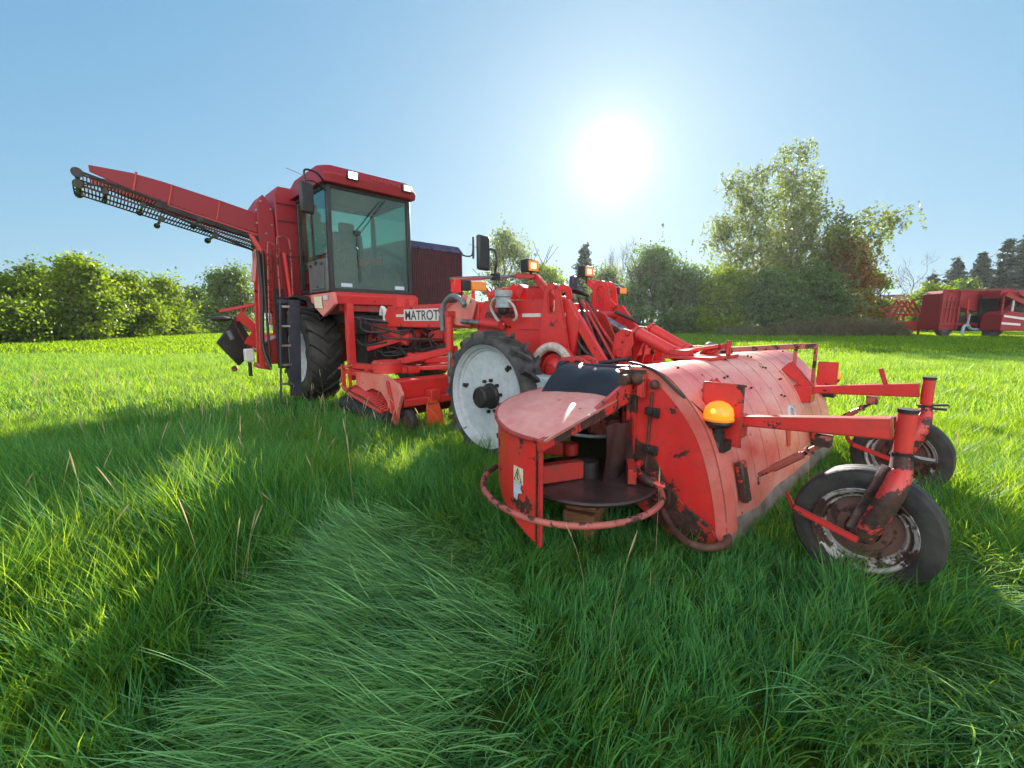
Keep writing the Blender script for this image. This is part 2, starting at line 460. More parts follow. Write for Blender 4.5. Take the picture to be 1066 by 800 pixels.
M['seat'] = plain("seat_cloth", (0.04, 0.04, 0.045), (0.02, 0.02, 0.022), 0.9, 0.0, 20, 0.3)
M['amber'] = lamp_mat("amber_lens", (0.85, 0.27, 0.02), (1.0, 0.30, 0.01), 0.22)  # mild glow put into the lens for sunlight passing through
M['amber_spot'] = lamp_mat("amber_sun_spot", (0.9, 0.4, 0.03), (1.0, 0.42, 0.03), 1.6)
M['amber_dim'] = lamp_mat("amber_dim_lens", (0.70, 0.22, 0.04), (1.0, 0.3, 0.02), 0.05)
M['lamp_warm'] = lamp_mat("warm_lit_lamp", (0.9, 0.75, 0.5), (1.0, 0.62, 0.22), 0.9)
M['lamp_white'] = lamp_mat("white_lit_lamp", (0.9, 0.9, 0.9), (1.0, 0.95, 0.85), 3.0)
M['lamp_off'] = lamp_mat("white_lamp_glass", (0.75, 0.75, 0.75), (1, 1, 1), 0.25)
M['red_lens'] = lamp_mat("red_lens", (0.55, 0.01, 0.01), (1.0, 0.02, 0.01), 0.05)
def glass_mat(name, tint, refl):
    m, nt, out = new_mat(name)
    tr = N(nt, "ShaderNodeBsdfTransparent"); tr.inputs[0].default_value = (*tint, 1)
    gl = N(nt, "ShaderNodeBsdfGlossy"); gl.inputs["Roughness"].default_value = 0.02
    gl.inputs[0].default_value = (0.85, 1.0, 0.95, 1)
    lw = N(nt, "ShaderNodeFresnel"); lw.inputs[0].default_value = 1.5
    v = obj_vec(nt)
    dirt = ramp(nt, noise(nt, v, 2.2, 6), [(0.45, 0.0), (0.85, 0.10)])
    f = math_n(nt, 'ADD', math_n(nt, 'MULTIPLY', lw.outputs[0], 0.7), refl, True)
    ms = N(nt, "ShaderNodeMixShader"); nt.links.new(f, ms.inputs[0])
    nt.links.new(tr.outputs[0], ms.inputs[1]); nt.links.new(gl.outputs[0], ms.inputs[2])
    df = N(nt, "ShaderNodeBsdfDiffuse"); df.inputs[0].default_value = (0.40, 0.42, 0.34, 1)
    ms2 = N(nt, "ShaderNodeMixShader"); nt.links.new(dirt, ms2.inputs[0])
    nt.links.new(ms.outputs[0], ms2.inputs[1]); nt.links.new(df.outputs[0], ms2.inputs[2])
    nt.links.new(ms2.outputs[0], out.inputs["Surface"])
    return m
M['glass'] = glass_mat("tinted_cab_glass", (0.54, 0.76, 0.70), 0.01)
M['mirror'] = plain("mirror_back", (0.03, 0.028, 0.027), (0.018, 0.016, 0.016), 0.45, 0.0, 12, 0.05)

def leaf_mat(name, dark, light, trans, tw=0.5, rough=0.45, spec=0.35, nscale=0.6):
    """leaf colour from the per-leaf attribute 'var' and slow noise; light passes through"""
    m, nt, out = new_mat(name)
    at = N(nt, "ShaderNodeAttribute"); at.attribute_name = "var"
    geo = N(nt, "ShaderNodeNewGeometry")
    ns = noise(nt, geo.outputs["Position"], nscale, 3)
    k = math_n(nt, 'ADD', math_n(nt, 'MULTIPLY', at.outputs["Fac"], 0.65), math_n(nt, 'MULTIPLY', ns, 0.5), True)
    c = ramp(nt, k, [(0.22, dark), (0.82, light)])
    p = N(nt, "ShaderNodeBsdfPrincipled")
    setp(nt, p, "Base Color", c); p.inputs["Roughness"].default_value = rough
    p.inputs["Specular IOR Level"].default_value = spec
    t = N(nt, "ShaderNodeBsdfTranslucent")
    nt.links.new(mix(nt, 1.0, c, trans, 'MULTIPLY'), t.inputs[0])
    ms = N(nt, "ShaderNodeMixShader"); ms.inputs[0].default_value = tw
    nt.links.new(p.outputs[0], ms.inputs[1]); nt.links.new(t.outputs[0], ms.inputs[2])
    nt.links.new(ms.outputs[0], out.inputs["Surface"])
    return m

# ------------------------------------------------------------------ ground
def np_mesh(name, co, faces, mat, parent=None, var=None):
    """mesh from numpy arrays: co (n,3), faces (m,k); var is a per-vertex value"""
    me = bpy.data.meshes.new(name)
    k = faces.shape[1]
    me.vertices.add(len(co)); me.vertices.foreach_set("co", co.astype(np.float32).ravel())
    me.loops.add(faces.size); me.loops.foreach_set("vertex_index", faces.astype(np.int32).ravel())
    me.polygons.add(len(faces))
    me.polygons.foreach_set("loop_start", np.arange(0, faces.size, k, dtype=np.int32))
    me.polygons.foreach_set("loop_total", np.full(len(faces), k, dtype=np.int32))
    if var is not None:
        a = me.attributes.new("var", 'FLOAT', 'POINT'); a.data.foreach_set("value", var.astype(np.float32))
    me.update(calc_edges=True)
    return link_mesh(name, me, mat, parent)
def vnoise(x, y, s, seed=0):
    """smooth value noise on numpy arrays, 0..1"""
    x = x / s + seed * 17.3; y = y / s + seed * 9.1
    xi, yi = np.floor(x), np.floor(y); fx, fy = x - xi, y - yi
    fx = fx * fx * (3 - 2 * fx); fy = fy * fy * (3 - 2 * fy)
    def h(a, b):
        q = np.sin(a * 127.1 + b * 311.7 + seed * 74.7) * 43758.5453
        return q - np.floor(q)
    return (h(xi, yi) * (1 - fx) + h(xi + 1, yi) * fx) * (1 - fy) + (h(xi, yi + 1) * (1 - fx) + h(xi + 1, yi + 1) * fx) * fy

m, nt, out = new_mat("meadow_soil_and_thatch")
geo = N(nt, "ShaderNodeNewGeometry")
pos = geo.outputs["Position"]
g1 = noise(nt, pos, 0.35, 5, 0.6); g2 = noise(nt, pos, 9.0, 5, 0.7)
c1 = ramp(nt, g1, [(0.3, (0.035, 0.085, 0.012)), (0.55, (0.075, 0.15, 0.012)), (0.75, (0.11, 0.16, 0.02))])
c2 = ramp(nt, g2, [(0.3, (0.02, 0.045, 0.012)), (0.7, (0.12, 0.18, 0.03))])
p = N(nt, "ShaderNodeBsdfPrincipled"); setp(nt, p, "Base Color", mix(nt, 0.45, c1, c2)); p.inputs["Roughness"].default_value = 0.95
p.inputs["Specular IOR Level"].default_value = 0.1
nt.links.new(bump(nt, noise(nt, pos, 14, 6, 0.75), 0.9, 0.08), p.inputs["Normal"])
nt.links.new(p.outputs[0], out.inputs["Surface"])
M['ground'] = m
n = 90
gx = np.sign(np.linspace(-1, 1, n)) * np.abs(np.linspace(-1, 1, n)) ** 2.2 * 380
gy = -40 + np.linspace(0, 1, n) ** 2.0 * 560
X, Y = np.meshgrid(gx, gy)
Z = (vnoise(X, Y, 3.1, 1) - 0.5) * 0.05 - 0.03
co = np.stack([X, Y, Z], -1).reshape(-1, 3)
i = np.arange(n * n).reshape(n, n)
fc = np.stack([i[:-1, :-1], i[:-1, 1:], i[1:, 1:], i[1:, :-1]], -1).reshape(-1, 4)
ground = np_mesh("ground", co, fc, M['ground']); tag(ground, kind="structure")

# ------------------------------------------------------------------ grass
M['grass'] = leaf_mat("grass_blades", (0.018, 0.135, 0.050), (0.105, 0.37, 0.110), (4.8, 1.75, 0.12), 0.5, 0.5, 0.18, 0.8)
M['grass_lodged'] = leaf_mat("lodged_grass_blades", (0.010, 0.10, 0.034), (0.26, 0.56, 0.20), (2.6, 1.6, 0.3), 0.30, 0.42, 0.35, 2.6)
M['grass_far'] = leaf_mat("far_meadow_grass", (0.055, 0.15, 0.014), (0.125, 0.29, 0.022), (3.0, 1.85, 0.15), 0.55, 0.6, 0.08, 0.35)
M['straw'] = leaf_mat("dry_grass_heads", (0.34, 0.30, 0.17), (0.58, 0.50, 0.34), (1.2, 1.1, 0.8), 0.35, 0.7, 0.2, 2.0)
def blades(name, x, y, h, w, ang, lean, segs, mat, curl=0.6, lie=None):
    """one mesh of curved tapering grass blades; ang = direction it leans to, lean 0 upright .. 1 lying"""
    n = len(x); t = np.linspace(0, 1, segs + 1)
    th0 = lean * 1.25 * 0.55; th1 = lean * 1.25 + curl * (0.4 + rng.random(n))
    th = th0[:, None] + (th1 - th0)[:, None] * t[None, :]
    if lie is not None: th = lie[:, None] * (0.42 + 0.62 * t[None, :] ** 0.45) + 0.25 * (rng.random((n, 1)) - 0.5) * t[None, :]
    th = np.minimum(th, 1.68)
    st = h[:, None] / segs
    r = np.concatenate([np.zeros((n, 1)), np.cumsum(np.sin(th[:, :-1]) * st, 1)], 1)
    z = np.concatenate([np.zeros((n, 1)), np.cumsum(np.cos(th[:, :-1]) * st, 1)], 1)
    if lie is not None: z = z + 0.06 * rng.random((n, 1)) ** 1.5
    z = np.maximum(z, 0.005 + 0.02 * rng.random((n, 1)) * t[None, :]) - 0.02
    a = ang[:, None] + (rng.random((n, 1)) - 0.5) * 0.9 * t[None, :] ** 1.5
    cx = x[:, None] + r * np.cos(a); cyy = y[:, None] + r * np.sin(a)
    tw = ang + np.pi / 2 + (rng.random(n) - 0.5) * 1.6
    tz = (rng.random(n) - 0.5) * 0.8
    ww = (w[:, None] * 0.5) * np.clip(1.0 - t[None, :] ** 2.2, 0.06, 1) * (0.55 + 0.45 * np.minimum(1, t[None, :] * 4))
    dx, dy, dz = np.cos(tw)[:, None] * ww, np.sin(tw)[:, None] * ww, tz[:, None] * ww
    Lp = np.stack([cx - dx, cyy - dy, z - dz], -1); Rp = np.stack([cx + dx, cyy + dy, z + dz], -1)
    co = np.stack([Lp, Rp], 2).reshape(-1, 3)
    base = (np.arange(n) * (segs + 1) * 2)[:, None] + (np.arange(segs) * 2)[None, :]
    f = np.stack([base, base + 1, base + 3, base + 2], -1).reshape(-1, 4)
    v = np.repeat(rng.random(n), (segs + 1) * 2)
    return np_mesh(name, co, f, mat, None, v)
def wedge(n, y0, y1, power=1.0, half=1.32, extra=0.8):
    y = y0 + (y1 - y0) * rng.random(n) ** power
    # area-true in y for a wedge-shaped view
    x = (rng.random(n) * 2 - 1) * (half * y + extra)
    return x, y
def lodged_mask(x, y):
    """1 where the grass has been flattened: a swathe in the foreground and patches at the right"""
    def blob(cx, cy, rx, ry, rot=0.0):
        c, s = np.cos(rot), np.sin(rot)
        u = ((x - cx) * c + (y - cy) * s) / rx; v = (-(x - cx) * s + (y - cy) * c) / ry
        return np.clip(1.35 - (u * u + v * v), 0, 1)
    n_ = vnoise(x, y, 0.45, 5) * 0.8 + vnoise(x, y, 0.2, 6) * 0.5 + 0.25
    xl = -1.12 - 0.26 * (y - 1.3); xr = 0.10 - 0.10 * (y - 1.2)
    sw = np.clip((x - xl) / 0.65, 0, 1) * np.clip((xr + 0.1 - x) / 0.5, 0, 1) * np.clip((2.75 - y) / 0.5, 0, 1)
    k = np.maximum.reduce([sw, 0.75 * blob(2.55, 1.75, 0.55, 0.42, 0.5), 0.6 * blob(1.55, 1.35, 0.5, 0.25, 0.2)])
    return np.clip(k * n_ * 1.5, 0, 1)
def flow(x, y):
    """direction the flattened blades point to: fanning from leftwards to towards the viewer"""
    return 3.15 + 0.80 * np.clip((x + 1.4) / 1.4, -0.3, 1.5) + (vnoise(x, y, 0.6, 9) - 0.5) * 1.5
# clumps give the meadow its tussocks
def tussock(x, y): return vnoise(x, y, 0.34, 2) * 0.55 + vnoise(x, y, 0.95, 3) * 0.45
# near: blades grow in small tufts, each tuft with its own lean, so dark gaps stay between them
def mach(x, y):
    """ground point in the machine's own frame"""
    dx, dy = x - 0.48, y - 4.734
    return dx * 0.69 - dy * 0.724, dx * 0.724 + dy * 0.69
def tufts(nt_, per, y0, y1, power):
    tx, ty = wedge(nt_, y0, y1, power)
    k = np.repeat(np.arange(nt_), per)
    sp = 0.018 + 0.02 * rng.random(nt_)
    return k, tx, ty, tx[k] + rng.normal(size=len(k)) * sp[k], ty[k] + rng.normal(size=len(k)) * sp[k]
k, tx, ty, x, y = tufts(13500, 20, 0.5, 5.4, 0.60)
lo = lodged_mask(tx, ty); flat = (lo > 0.10 + 1.05 * rng.random(len(tx)))
tu = tussock(tx, ty); ta = rng.random(len(tx)) * 3.6 + vnoise(tx, ty, 0.7, 4) * 6.0; tl = rng.random(len(tx)); th_ = 0.75 + 0.5 * rng.random(len(tx))
ms, ml = mach(tx, ty)
foot = ((ms > 1.75) & (ms < 2.7) & (ml > -2.3) & (ml < -0.95))
under = ((ms > 0.9) & (ms < 2.75) & (ml > -2.5) & (ml < 1.7))
th_ = np.where(under, th_ * 0.62, th_)
th_ = np.where(foot, th_ * 0.75, th_)
left = np.clip((-tx - 1.15) / 0.35, 0, 1) * np.clip((3.9 - ty) / 1.0, 0, 1) * np.clip((ty - 0.9) / 0.5, 0, 1)
th_ = th_ * (1 + 0.95 * left)
up = ~flat[k]
kk = k[up]; n = len(kk)
hh = (0.15 + 0.25 * tu[kk] ** 1.2) * th_[kk] * (0.55 + 0.6 * rng.random(n)) * np.clip(0.6 + y[up] * 0.15, 0.65, 1.0)
ll = np.clip(0.08 + 0.55 * tl[kk] ** 1.8 + 0.18 * rng.random(n) + 0.55 * lo[kk], 0.03, 1.1) * (1 - 0.45 * left[kk])
g = blades("standing_grass", x[up], y[up], hh, 0.0036 + 0.0052 * rng.random(n), ta[kk] + rng.normal(size=n) * 0.7, ll, 5, M['grass'], 0.55)
tag(g, "tall green blades of meadow grass standing in the foreground", "grass", kind="stuff")
kk = np.repeat(k[~up], 2); n = len(kk)
fx, fy = x[~up].repeat(2) + rng.normal(size=n) * 0.03, y[~up].repeat(2) + rng.normal(size=n) * 0.03
fa = flow(tx, ty) + (rng.random(len(tx)) - 0.5) * 0.9
g = blades("lodged_grass", fx, fy, (0.17 + 0.24 * rng.random(n)) * np.minimum(th_[kk], 1.15), 0.0030 + 0.0042 * rng.random(n), fa[kk] + rng.normal(size=n) * 0.20,
           np.zeros(n), 6, M['grass_lodged'], 0.32, np.clip(1.15 + 0.38 * tl[kk] + 0.17 * rng.normal(size=n), 0.45, 1.62))
tag(g, "long grass combed flat into a swirl in front of the camera", "grass", kind="stuff")
# middle distance
n = 230000
x, y = wedge(n, 5.0, 17.0, 0.66)
tu = tussock(x, y)
hh = (0.09 + 0.20 * tu) * (0.6 + 0.6 * rng.random(n)); ww = 0.007 + 0.009 * rng.random(n)
g = blades("meadow_grass", x, y, hh, ww, rng.random(n) * 6.283, np.clip(0.1 + 0.5 * rng.random(n), 0, 1), 3, M['grass'])
tag(g, "meadow grass round and behind the red machine", "grass", kind="stuff")
n = 190000
x, y = wedge(n, 16.0, 62.0, 0.72, 1.25, 4)
tu = vnoise(x, y, 1.6, 2) * 0.6 + vnoise(x, y, 5, 3) * 0.4
hh = (0.06 + 0.17 * tu) * (0.6 + 0.7 * rng.random(n)); ww = 0.022 + 0.03 * rng.random(n) + y * 0.0006
g = blades("far_grass", x, y, hh, ww, rng.random(n) * 6.283, np.clip(0.15 + 0.5 * rng.random(n), 0, 1), 2, M['grass_far'])
tag(g, "short bright grass of the open field towards the hedge", "grass", kind="stuff")
# seed heads on long stalks
n = 620
x, y = wedge(n, 1.5, 7.5, 0.8, 1.25)
keep = (x < -0.3 * y) | (rng.random(n) < 0.10)
keep &= lodged_mask(x, y) < 0.2
x, y = x[keep], y[keep]; n = len(x)
co, fs, vv = [], [], []
for j in range(n):
    h = 0.36 + 0.30 * random.random(); a = random.random() * 6.283; ln = 0.05 + 0.14 * random.random()
    pts = [np.array([x[j] + math.cos(a) * ln * t * t, y[j] + math.sin(a) * ln * t * t, h * t]) for t in (0, 0.35, 0.7, 0.86, 0.9, 0.96, 1.02, 1.06)]
    ws = [0.0010, 0.0010, 0.0009, 0.0009, 0.0032, 0.0042, 0.003, 0.0004]
    for d in (0.0, 1.57):
        b = len(co); dv = np.array([math.cos(a + d), math.sin(a + d), 0])
        for q, w in zip(pts, ws): co += [q - dv * w, q + dv * w]; vv += [random.random()] * 2
        fs += [(b + 2 * i, b + 2 * i + 1, b + 2 * i + 3, b + 2 * i + 2) for i in range(7)]
g = np_mesh("grass_seed_heads", np.array(co), np.array(fs), M['straw'], None, np.array(vv))
tag(g, "pale seed heads on thin stalks above the grass", "grass seed heads", kind="stuff")

# weeds: broad leaved dock and dead stems scattered in the sward
n = 420
x, y = wedge(n, 1.1, 6.0, 0.6)
g = blades("dead_grass", x, y, 0.12 + 0.15 * rng.random(n), 0.0025 + 0.003 * rng.random(n), rng.random(n) * 6.283, 0.2 + 0.8 * rng.random(n), 4, M['straw'], 0.4)
tag(g, "dead straw coloured stems scattered through the green grass", "dead grass", kind="stuff")
# the air: a thin even haze round the whole place
m, nt, out = new_mat("thin_haze")
pv = N(nt, "ShaderNodeVolumePrincipled"); pv.inputs["Color"].default_value = (0.86, 0.93, 1.0, 1)
pv.inputs["Density"].default_value = 0.00024; pv.inputs["Anisotropy"].default_value = 0.5
nt.links.new(pv.outputs[0], out.inputs["Volume"])
o = MB().span((-400, -60, -1.1), (400, 540, 24)).done("haze", m, None, 0, False); tag(o, kind="stuff")

# ------------------------------------------------------------------ trees and hedge
M['bark'] = plain("bark", (0.13, 0.10, 0.075), (0.05, 0.038, 0.03), 0.9, 0.0, 5, 0.6)
M['birch_bark'] = plain("birch_bark", (0.42, 0.39, 0.35), (0.10, 0.085, 0.075), 0.8, 0.0, 3, 0.4, stretch=(1, 1, 0.4))
M['twig'] = plain("grey_brown_twigs", (0.16, 0.12, 0.10), (0.09, 0.065, 0.055), 0.9, 0.0, 5, 0.3)
M['leaf_hedge'] = leaf_mat("hawthorn_leaves", (0.055, 0.11, 0.014), (0.185, 0.26, 0.022), (1.9, 1.8, 0.4), 0.5, 0.5, 0.35, 0.35)
M['leaf_round'] = leaf_mat("maple_leaves", (0.045, 0.09, 0.025), (0.13, 0.19, 0.04), (1.8, 1.8, 0.6), 0.45, 0.5, 0.35, 0.3)
M['leaf_birch'] = leaf_mat("birch_leaves", (0.07, 0.11, 0.05), (0.19, 0.24, 0.085), (1.7, 1.6, 0.6), 0.5, 0.5, 0.4, 0.3)
M['leaf_dark'] = leaf_mat("elder_leaves", (0.045, 0.095, 0.045), (0.13, 0.20, 0.08), (1.7, 1.7, 0.7), 0.5, 0.55, 0.35, 0.3)
M['leaf_brown'] = leaf_mat("young_bronze_leaves", (0.10, 0.06, 0.025), (0.22, 0.15, 0.045), (1.9, 1.35, 0.5), 0.5, 0.55, 0.3, 0.4)
M['needle'] = leaf_mat("conifer_needles", (0.03, 0.05, 0.035), (0.07, 0.095, 0.065), (1.2, 1.2, 0.9), 0.25, 0.6, 0.3, 0.3)
M['dry'] = leaf_mat("dry_bramble_stems", (0.10, 0.075, 0.055), (0.25, 0.19, 0.14), (1.2, 1.1, 0.9), 0.3, 0.8, 0.2, 0.5)
def leaf_cloud(name, pts, size, mat, parent, elong=1.5, droop=0.0):
    n = len(pts)
    a = rng.normal(size=(n, 3)); a[:, 2] -= droop; a /= np.linalg.norm(a, axis=1)[:, None]
    b = rng.normal(size=(n, 3)); b -= (b * a).sum(1)[:, None] * a; b /= np.linalg.norm(b, axis=1)[:, None]
    s = size * (0.6 + 0.8 * rng.random(n))[:, None]
    A = a * s * elong * 0.5; B = b * s * 0.5
    co = np.stack([pts - A, pts + B - 0.1 * A, pts + A, pts - B - 0.1 * A], 1).reshape(-1, 3)
    f = np.arange(n * 4).reshape(n, 4)
    return np_mesh(name, co, f, mat, parent, np.repeat(rng.random(n), 4))
def limb(mb, p, d, L, r, depth, tips, spread=0.55, up=0.25, n=5):
    """recursive tapering branch"""
    pts = [Vector(p)]; d = Vector(d).normalized(); steps = 4
    for k in range(steps):
        d = (d + Vector((random.gauss(0, .12), random.gauss(0, .12), random.gauss(0, .10) + up * 0.12))).normalized()
        pts.append(pts[-1] + d * L / steps)
    mb.tube(pts, [r * (1 - 0.45 * k / steps) for k in range(steps + 1)], n)
    if depth == 0:
        tips.append(pts[-1]); tips.append(pts[2]); return
    nb = 3 if depth > 1 else 3
    for k in range(nb):
        q = pts[random.randint(2, steps)] if k else pts[-1]
        v = Vector((random.gauss(0, 1), random.gauss(0, 1), random.gauss(0, .7) + up)).normalized()
        limb(mb, q, d * (1 - spread) + v * spread, L * (0.62 + 0.2 * random.random()), r * 0.55, depth - 1, tips, spread, up, max(3, n - 1))
def shrub(name, px, py, w, h, leaves, size, mat, label, cat="bush", group=None, skirt=0.0, sprigs=14, clump=90, spike=0.0):
    """multi-stemmed bush: crown of leaf clumps over an uneven outline, stems inside"""
    root = empty(name, (px, py, 0))
    tag(root, label, cat, group)
    mb = MB(); tips = []
    for k in range(6):
        a = random.random() * 6.28
        limb(mb, (math.cos(a) * .05 * w, math.sin(a) * .05 * w, -0.1), (math.cos(a) * .35, math.sin(a) * .35, 1), h * 0.42, 0.05 + 0.012 * h, 2, tips, 0.5, 0.5)
    cs = []
    nc = clump
    while len(cs) < nc:
        a = random.random() * 6.283; t = random.random()
        zz = skirt + (1 - skirt) * t
        prof = (1 - max(0, t - 0.25) ** 1.8 * 1.35) if t > 0.25 else (0.82 + 0.72 * t)
        lump = 0.72 + 0.55 * mnoise.noise(Vector((math.cos(a) * 1.6 + px, math.sin(a) * 1.6 + py, t * 3.2)))
        rr = 0.5 * w * max(0.05, prof) * lump * (0.55 + 0.45 * math.sqrt(random.random()))
        cs.append((math.cos(a) * rr, math.sin(a) * rr * 0.85, zz * h * (0.88 + 0.16 * random.random())))
    cs = np.array(cs)
    per = leaves // nc
    rad = (0.10 * w + 0.06 * h) * (0.45 + 0.75 * rng.random(nc))
    P = []
    for c, r_ in zip(cs, rad):
        q = rng.normal(size=(per, 3)) * np.array([r_, r_, r_ * 0.62]) * 0.62
        P.append(c + q)
    for _ in range(sprigs):
        c = cs[random.randrange(nc)]; d = np.array([random.gauss(0, .5), random.gauss(0, .5), 0.9 + spike + random.random()])
        L = (0.06 + 0.07 * random.random()) * h * (1 + 0.5 * spike)
        t = rng.random((14, 1)); P.append(c + d * L * t + rng.normal(size=(14, 3)) * 0.09)
    P = np.concatenate(P); P[:, 2] = np.abs(P[:, 2])
    mb.done("stem", M['bark'], root)
    leaf_cloud("crown", P, size, mat, root)
    return root
def at(u, Y, x0=533.0): return (u - x0) / 447.0 * 0.9896 * Y
G_H = "hawthorn bushes of the left hedge"
for nm, u, Y, w, h, lv, sz, mt, lb in [
    ("hawthorn_bush", -40, 27, 7.5, 4.6, 15000, .16, 'leaf_hedge', "hedge bush cut by the left edge of the picture"),
    ("hawthorn_bush", 14, 29, 5.8, 4.2, 15000, .15, 'leaf_hedge', "rounded pale flowering hedge bush at the far left, beside the picture edge"),
    ("hawthorn_bush", 40, 36, 6.0, 5.9, 12000, .17, 'leaf_round', "darker taller tree showing over the leftmost hedge bushes"),
    ("hawthorn_bush", 92, 33, 6.0, 5.9, 17000, .16, 'leaf_hedge', "tallest yellow green hedge bush, left of the conveyor tip's shadow"),
    ("hawthorn_bush", 137, 37, 5.6, 5.3, 14000, .16, 'leaf_hedge', "sunlit hedge bush right of the tallest hedge bush"),
    ("hawthorn_bush", 172, 43, 6.4, 5.5, 12000, .17, 'leaf_hedge', "shadowed hedge bush just left of the round tree"),
    ("maple_tree", 243, 54, 8.6, 7.6, 15000, .20, 'leaf_round', "round bluish green tree behind the raised rear arm"),
    ("hawthorn_bush", 205, 60, 6.5, 6.0, 8000, .2, 'leaf_dark', "low dark bush in the gap left of the round tree"),
]:
    shrub(nm, at(u, Y), Y, w, h, lv, sz, M[mt], lb, "tree" if 'tree' in nm else "bush", G_H if 'hawthorn' in nm else None, skirt=0.02)
# behind the harvester
for nm, u, Y, w, h, lv, sz, mt, lb, ct in [
    ("willow_tree", 530, 62, 8.5, 14.0, 10000, .24, 'leaf_birch', "slim thin leaved tree behind the square wing mirror", "tree"),
    ("field_bush", 470, 66, 11, 7.6, 9000, .22, 'leaf_hedge', "bush half hidden behind the engine cover", "bush"),
    ("field_bush", 566, 60, 11, 8.6, 13000, .22, 'leaf_hedge', "sunlit bush behind the two raised work lamps", "bush"),
    ("field_bush", 628, 62, 11, 8.4, 13000, .22, 'leaf_birch', "hazy bush seen past the far amber lamp", "bush"),
    ("maple_tree", 676, 52, 9.4, 10.4, 20000, .2, 'leaf_dark', "dense pointed dark green tree left of the tall birch", "tree"),
    ("field_bush", 716, 50, 8.5, 7.0, 14000, .2, 'leaf_dark', "bush between the pointed dark tree and the birch", "bush"),
    ("elder_bush", 752, 47, 8.0, 6.6, 15000, .18, 'leaf_hedge', "yellow green bush at the left foot of the birch", "bush"),
    ("elder_bush", 800, 45, 9.0, 6.2, 17000, .18, 'leaf_dark', "wide dark green bush in front of the birch trunk", "bush"),
    ("elder_bush", 845, 45, 7.6, 6.6, 14000, .18, 'leaf_dark', "dark bush under the right side of the birch", "bush"),
    ("hazel_tree", 872, 47, 6.8, 9.6, 12000, .19, 'leaf_brown', "bronze leaved tree under the birch's leaning bough", "tree"),
    ("hazel_tree", 905, 48, 4.6, 6.6, 8000, .18, 'leaf_hedge', "yellow green bush right of the bronze leaved tree", "bush"),
    ("garden_bush", 965, 56, 6.0, 6.0, 8000, .2, 'leaf_hedge', "olive bush in front of the barn roof", "bush"),
    ("garden_bush", 1000, 60, 6.0, 6.6, 7000, .2, 'leaf_round', "bush behind the parked red trailed harvester", "bush"),
]:
    shrub(nm, at(u, Y), Y, w, h, lv, sz, M[mt], lb, ct, "trees and bushes behind the machine" if ct == "bush" else None, spike=0.5 if 'pointed' in lb or 'slim' in lb else 0.0, clump=55 if 'slim' in lb else 90)

# the tall birch: several stems, weeping strands of small leaves
def birch(px, py):
    global rng
    random.seed(9); rng = np.random.default_rng(9)
    root = empty("birch_tree", (px, py, 0))
    tag(root, "tall open birch with weeping twigs, the highest tree on the skyline", "tree")
    mb = MB(); P = []
    ends = []
    stems = [((0, 0, 0), (0.05, 0, 1), 19.6, 0.28), ((0.5, 0.2, 0), (0.20, 0.1, 1), 17.5, 0.2), ((-0.5, -0.1, 0), (-0.14, 0.05, 1), 17.5, 0.2), ((-0.5, 0.3, 0), (-0.55, 0.05, 0.95), 13.5, 0.18), ((-0.3, 0.2, 0), (-0.33, 0.1, 1), 16.5, 0.18), ((0.2, 0.3, 0), (0.36, 0.1, 1), 15.5, 0.16), ((0.3, -0.4, 0), (0.85, -0.1, 0.95), 14.5, 0.17), ((0.2, -0.4, 0), (0.5, -0.2, 0.95), 13.0, 0.15)]
    for p0, d, L, r in stems:
        pts = [Vector(p0)]; d = Vector(d).normalized()
        for k in range(9):
            d = (d + Vector((random.gauss(0, .035), random.gauss(0, .035), 0.02))).normalized()
            pts.append(pts[-1] + d * L / 9)
        mb.tube(pts, [r * (1 - 0.9 * k / 9) + 0.02 for k in range(10)], 7)
        for k in range(2, 10):
            for _ in range(7):
                a = random.random() * 6.283
                dd = Vector((math.cos(a), math.sin(a), 0.55 + 0.5 * random.random())).normalized()
                Lb = (7.2 - 0.50 * k) * (0.55 + 0.6 * random.random())
                q = [pts[k]]
                for _s in range(5):
                    dd = (dd + Vector((random.gauss(0, .1), random.gauss(0, .1), -0.07))).normalized()
                    q.append(q[-1] + dd * Lb / 5)
                mb.tube(q, [0.05, 0.04, 0.03, 0.022, 0.016, 0.01], 4)
                ends += q[2:]
    for e in ends:
        for _ in range(2):
            L = 0.7 + 1.5 * random.random()
            s = np.array(e) + rng.normal(size=3) * 0.35
            nl = int(7 + 9 * L * random.random())
            t = rng.random((nl, 1))
            dr = np.array([random.gauss(0, .25), random.gauss(0, .25), -1.0])
            P.append(s + dr * L * t + rng.normal(size=(nl, 3)) * np.array([.11, .11, .06]))
    P = np.concatenate(P)
    mb.done("trunk", M['birch_bark'], root)
    leaf_cloud("crown", P, 0.17, M['leaf_birch'], root, 1.6, 0.8)
birch(at(806, 50), 50)
# leafless trees
def bare_tree(px, py, h, label, sp=0.45, up=0.6):
    root = empty("bare_tree", (px, py, 0)); tag(root, label, "tree", "leafless trees on the horizon")
    mb = MB(); tips = []
    limb(mb, (0, 0, -0.1), (0, 0, 1), h * 0.36, 0.016 * h, 4, tips, sp, up)
    mb.done("trunk", M['twig'], root)
    mb = MB()
    for t in tips:
        for _ in range(3):
            d = Vector((random.gauss(0, .5), random.gauss(0, .5), 0.9)).normalized()
            mb.tube([t, t + d * 0.09 * h], [0.012, 0.006], 3)
    mb.done("crown", M['twig'], root)
bare_tree(at(637, 75), 75, 13, "leafless upright tree behind the far indicator lamp", 0.3, 1.1)
bare_tree(at(592, 80), 80, 11.5, "leafless tree between the two work lamps", 0.35, 1.0)
bare_tree(at(938, 85), 85, 14, "round leafless tree on the horizon right of the birch", 0.55, 0.3)
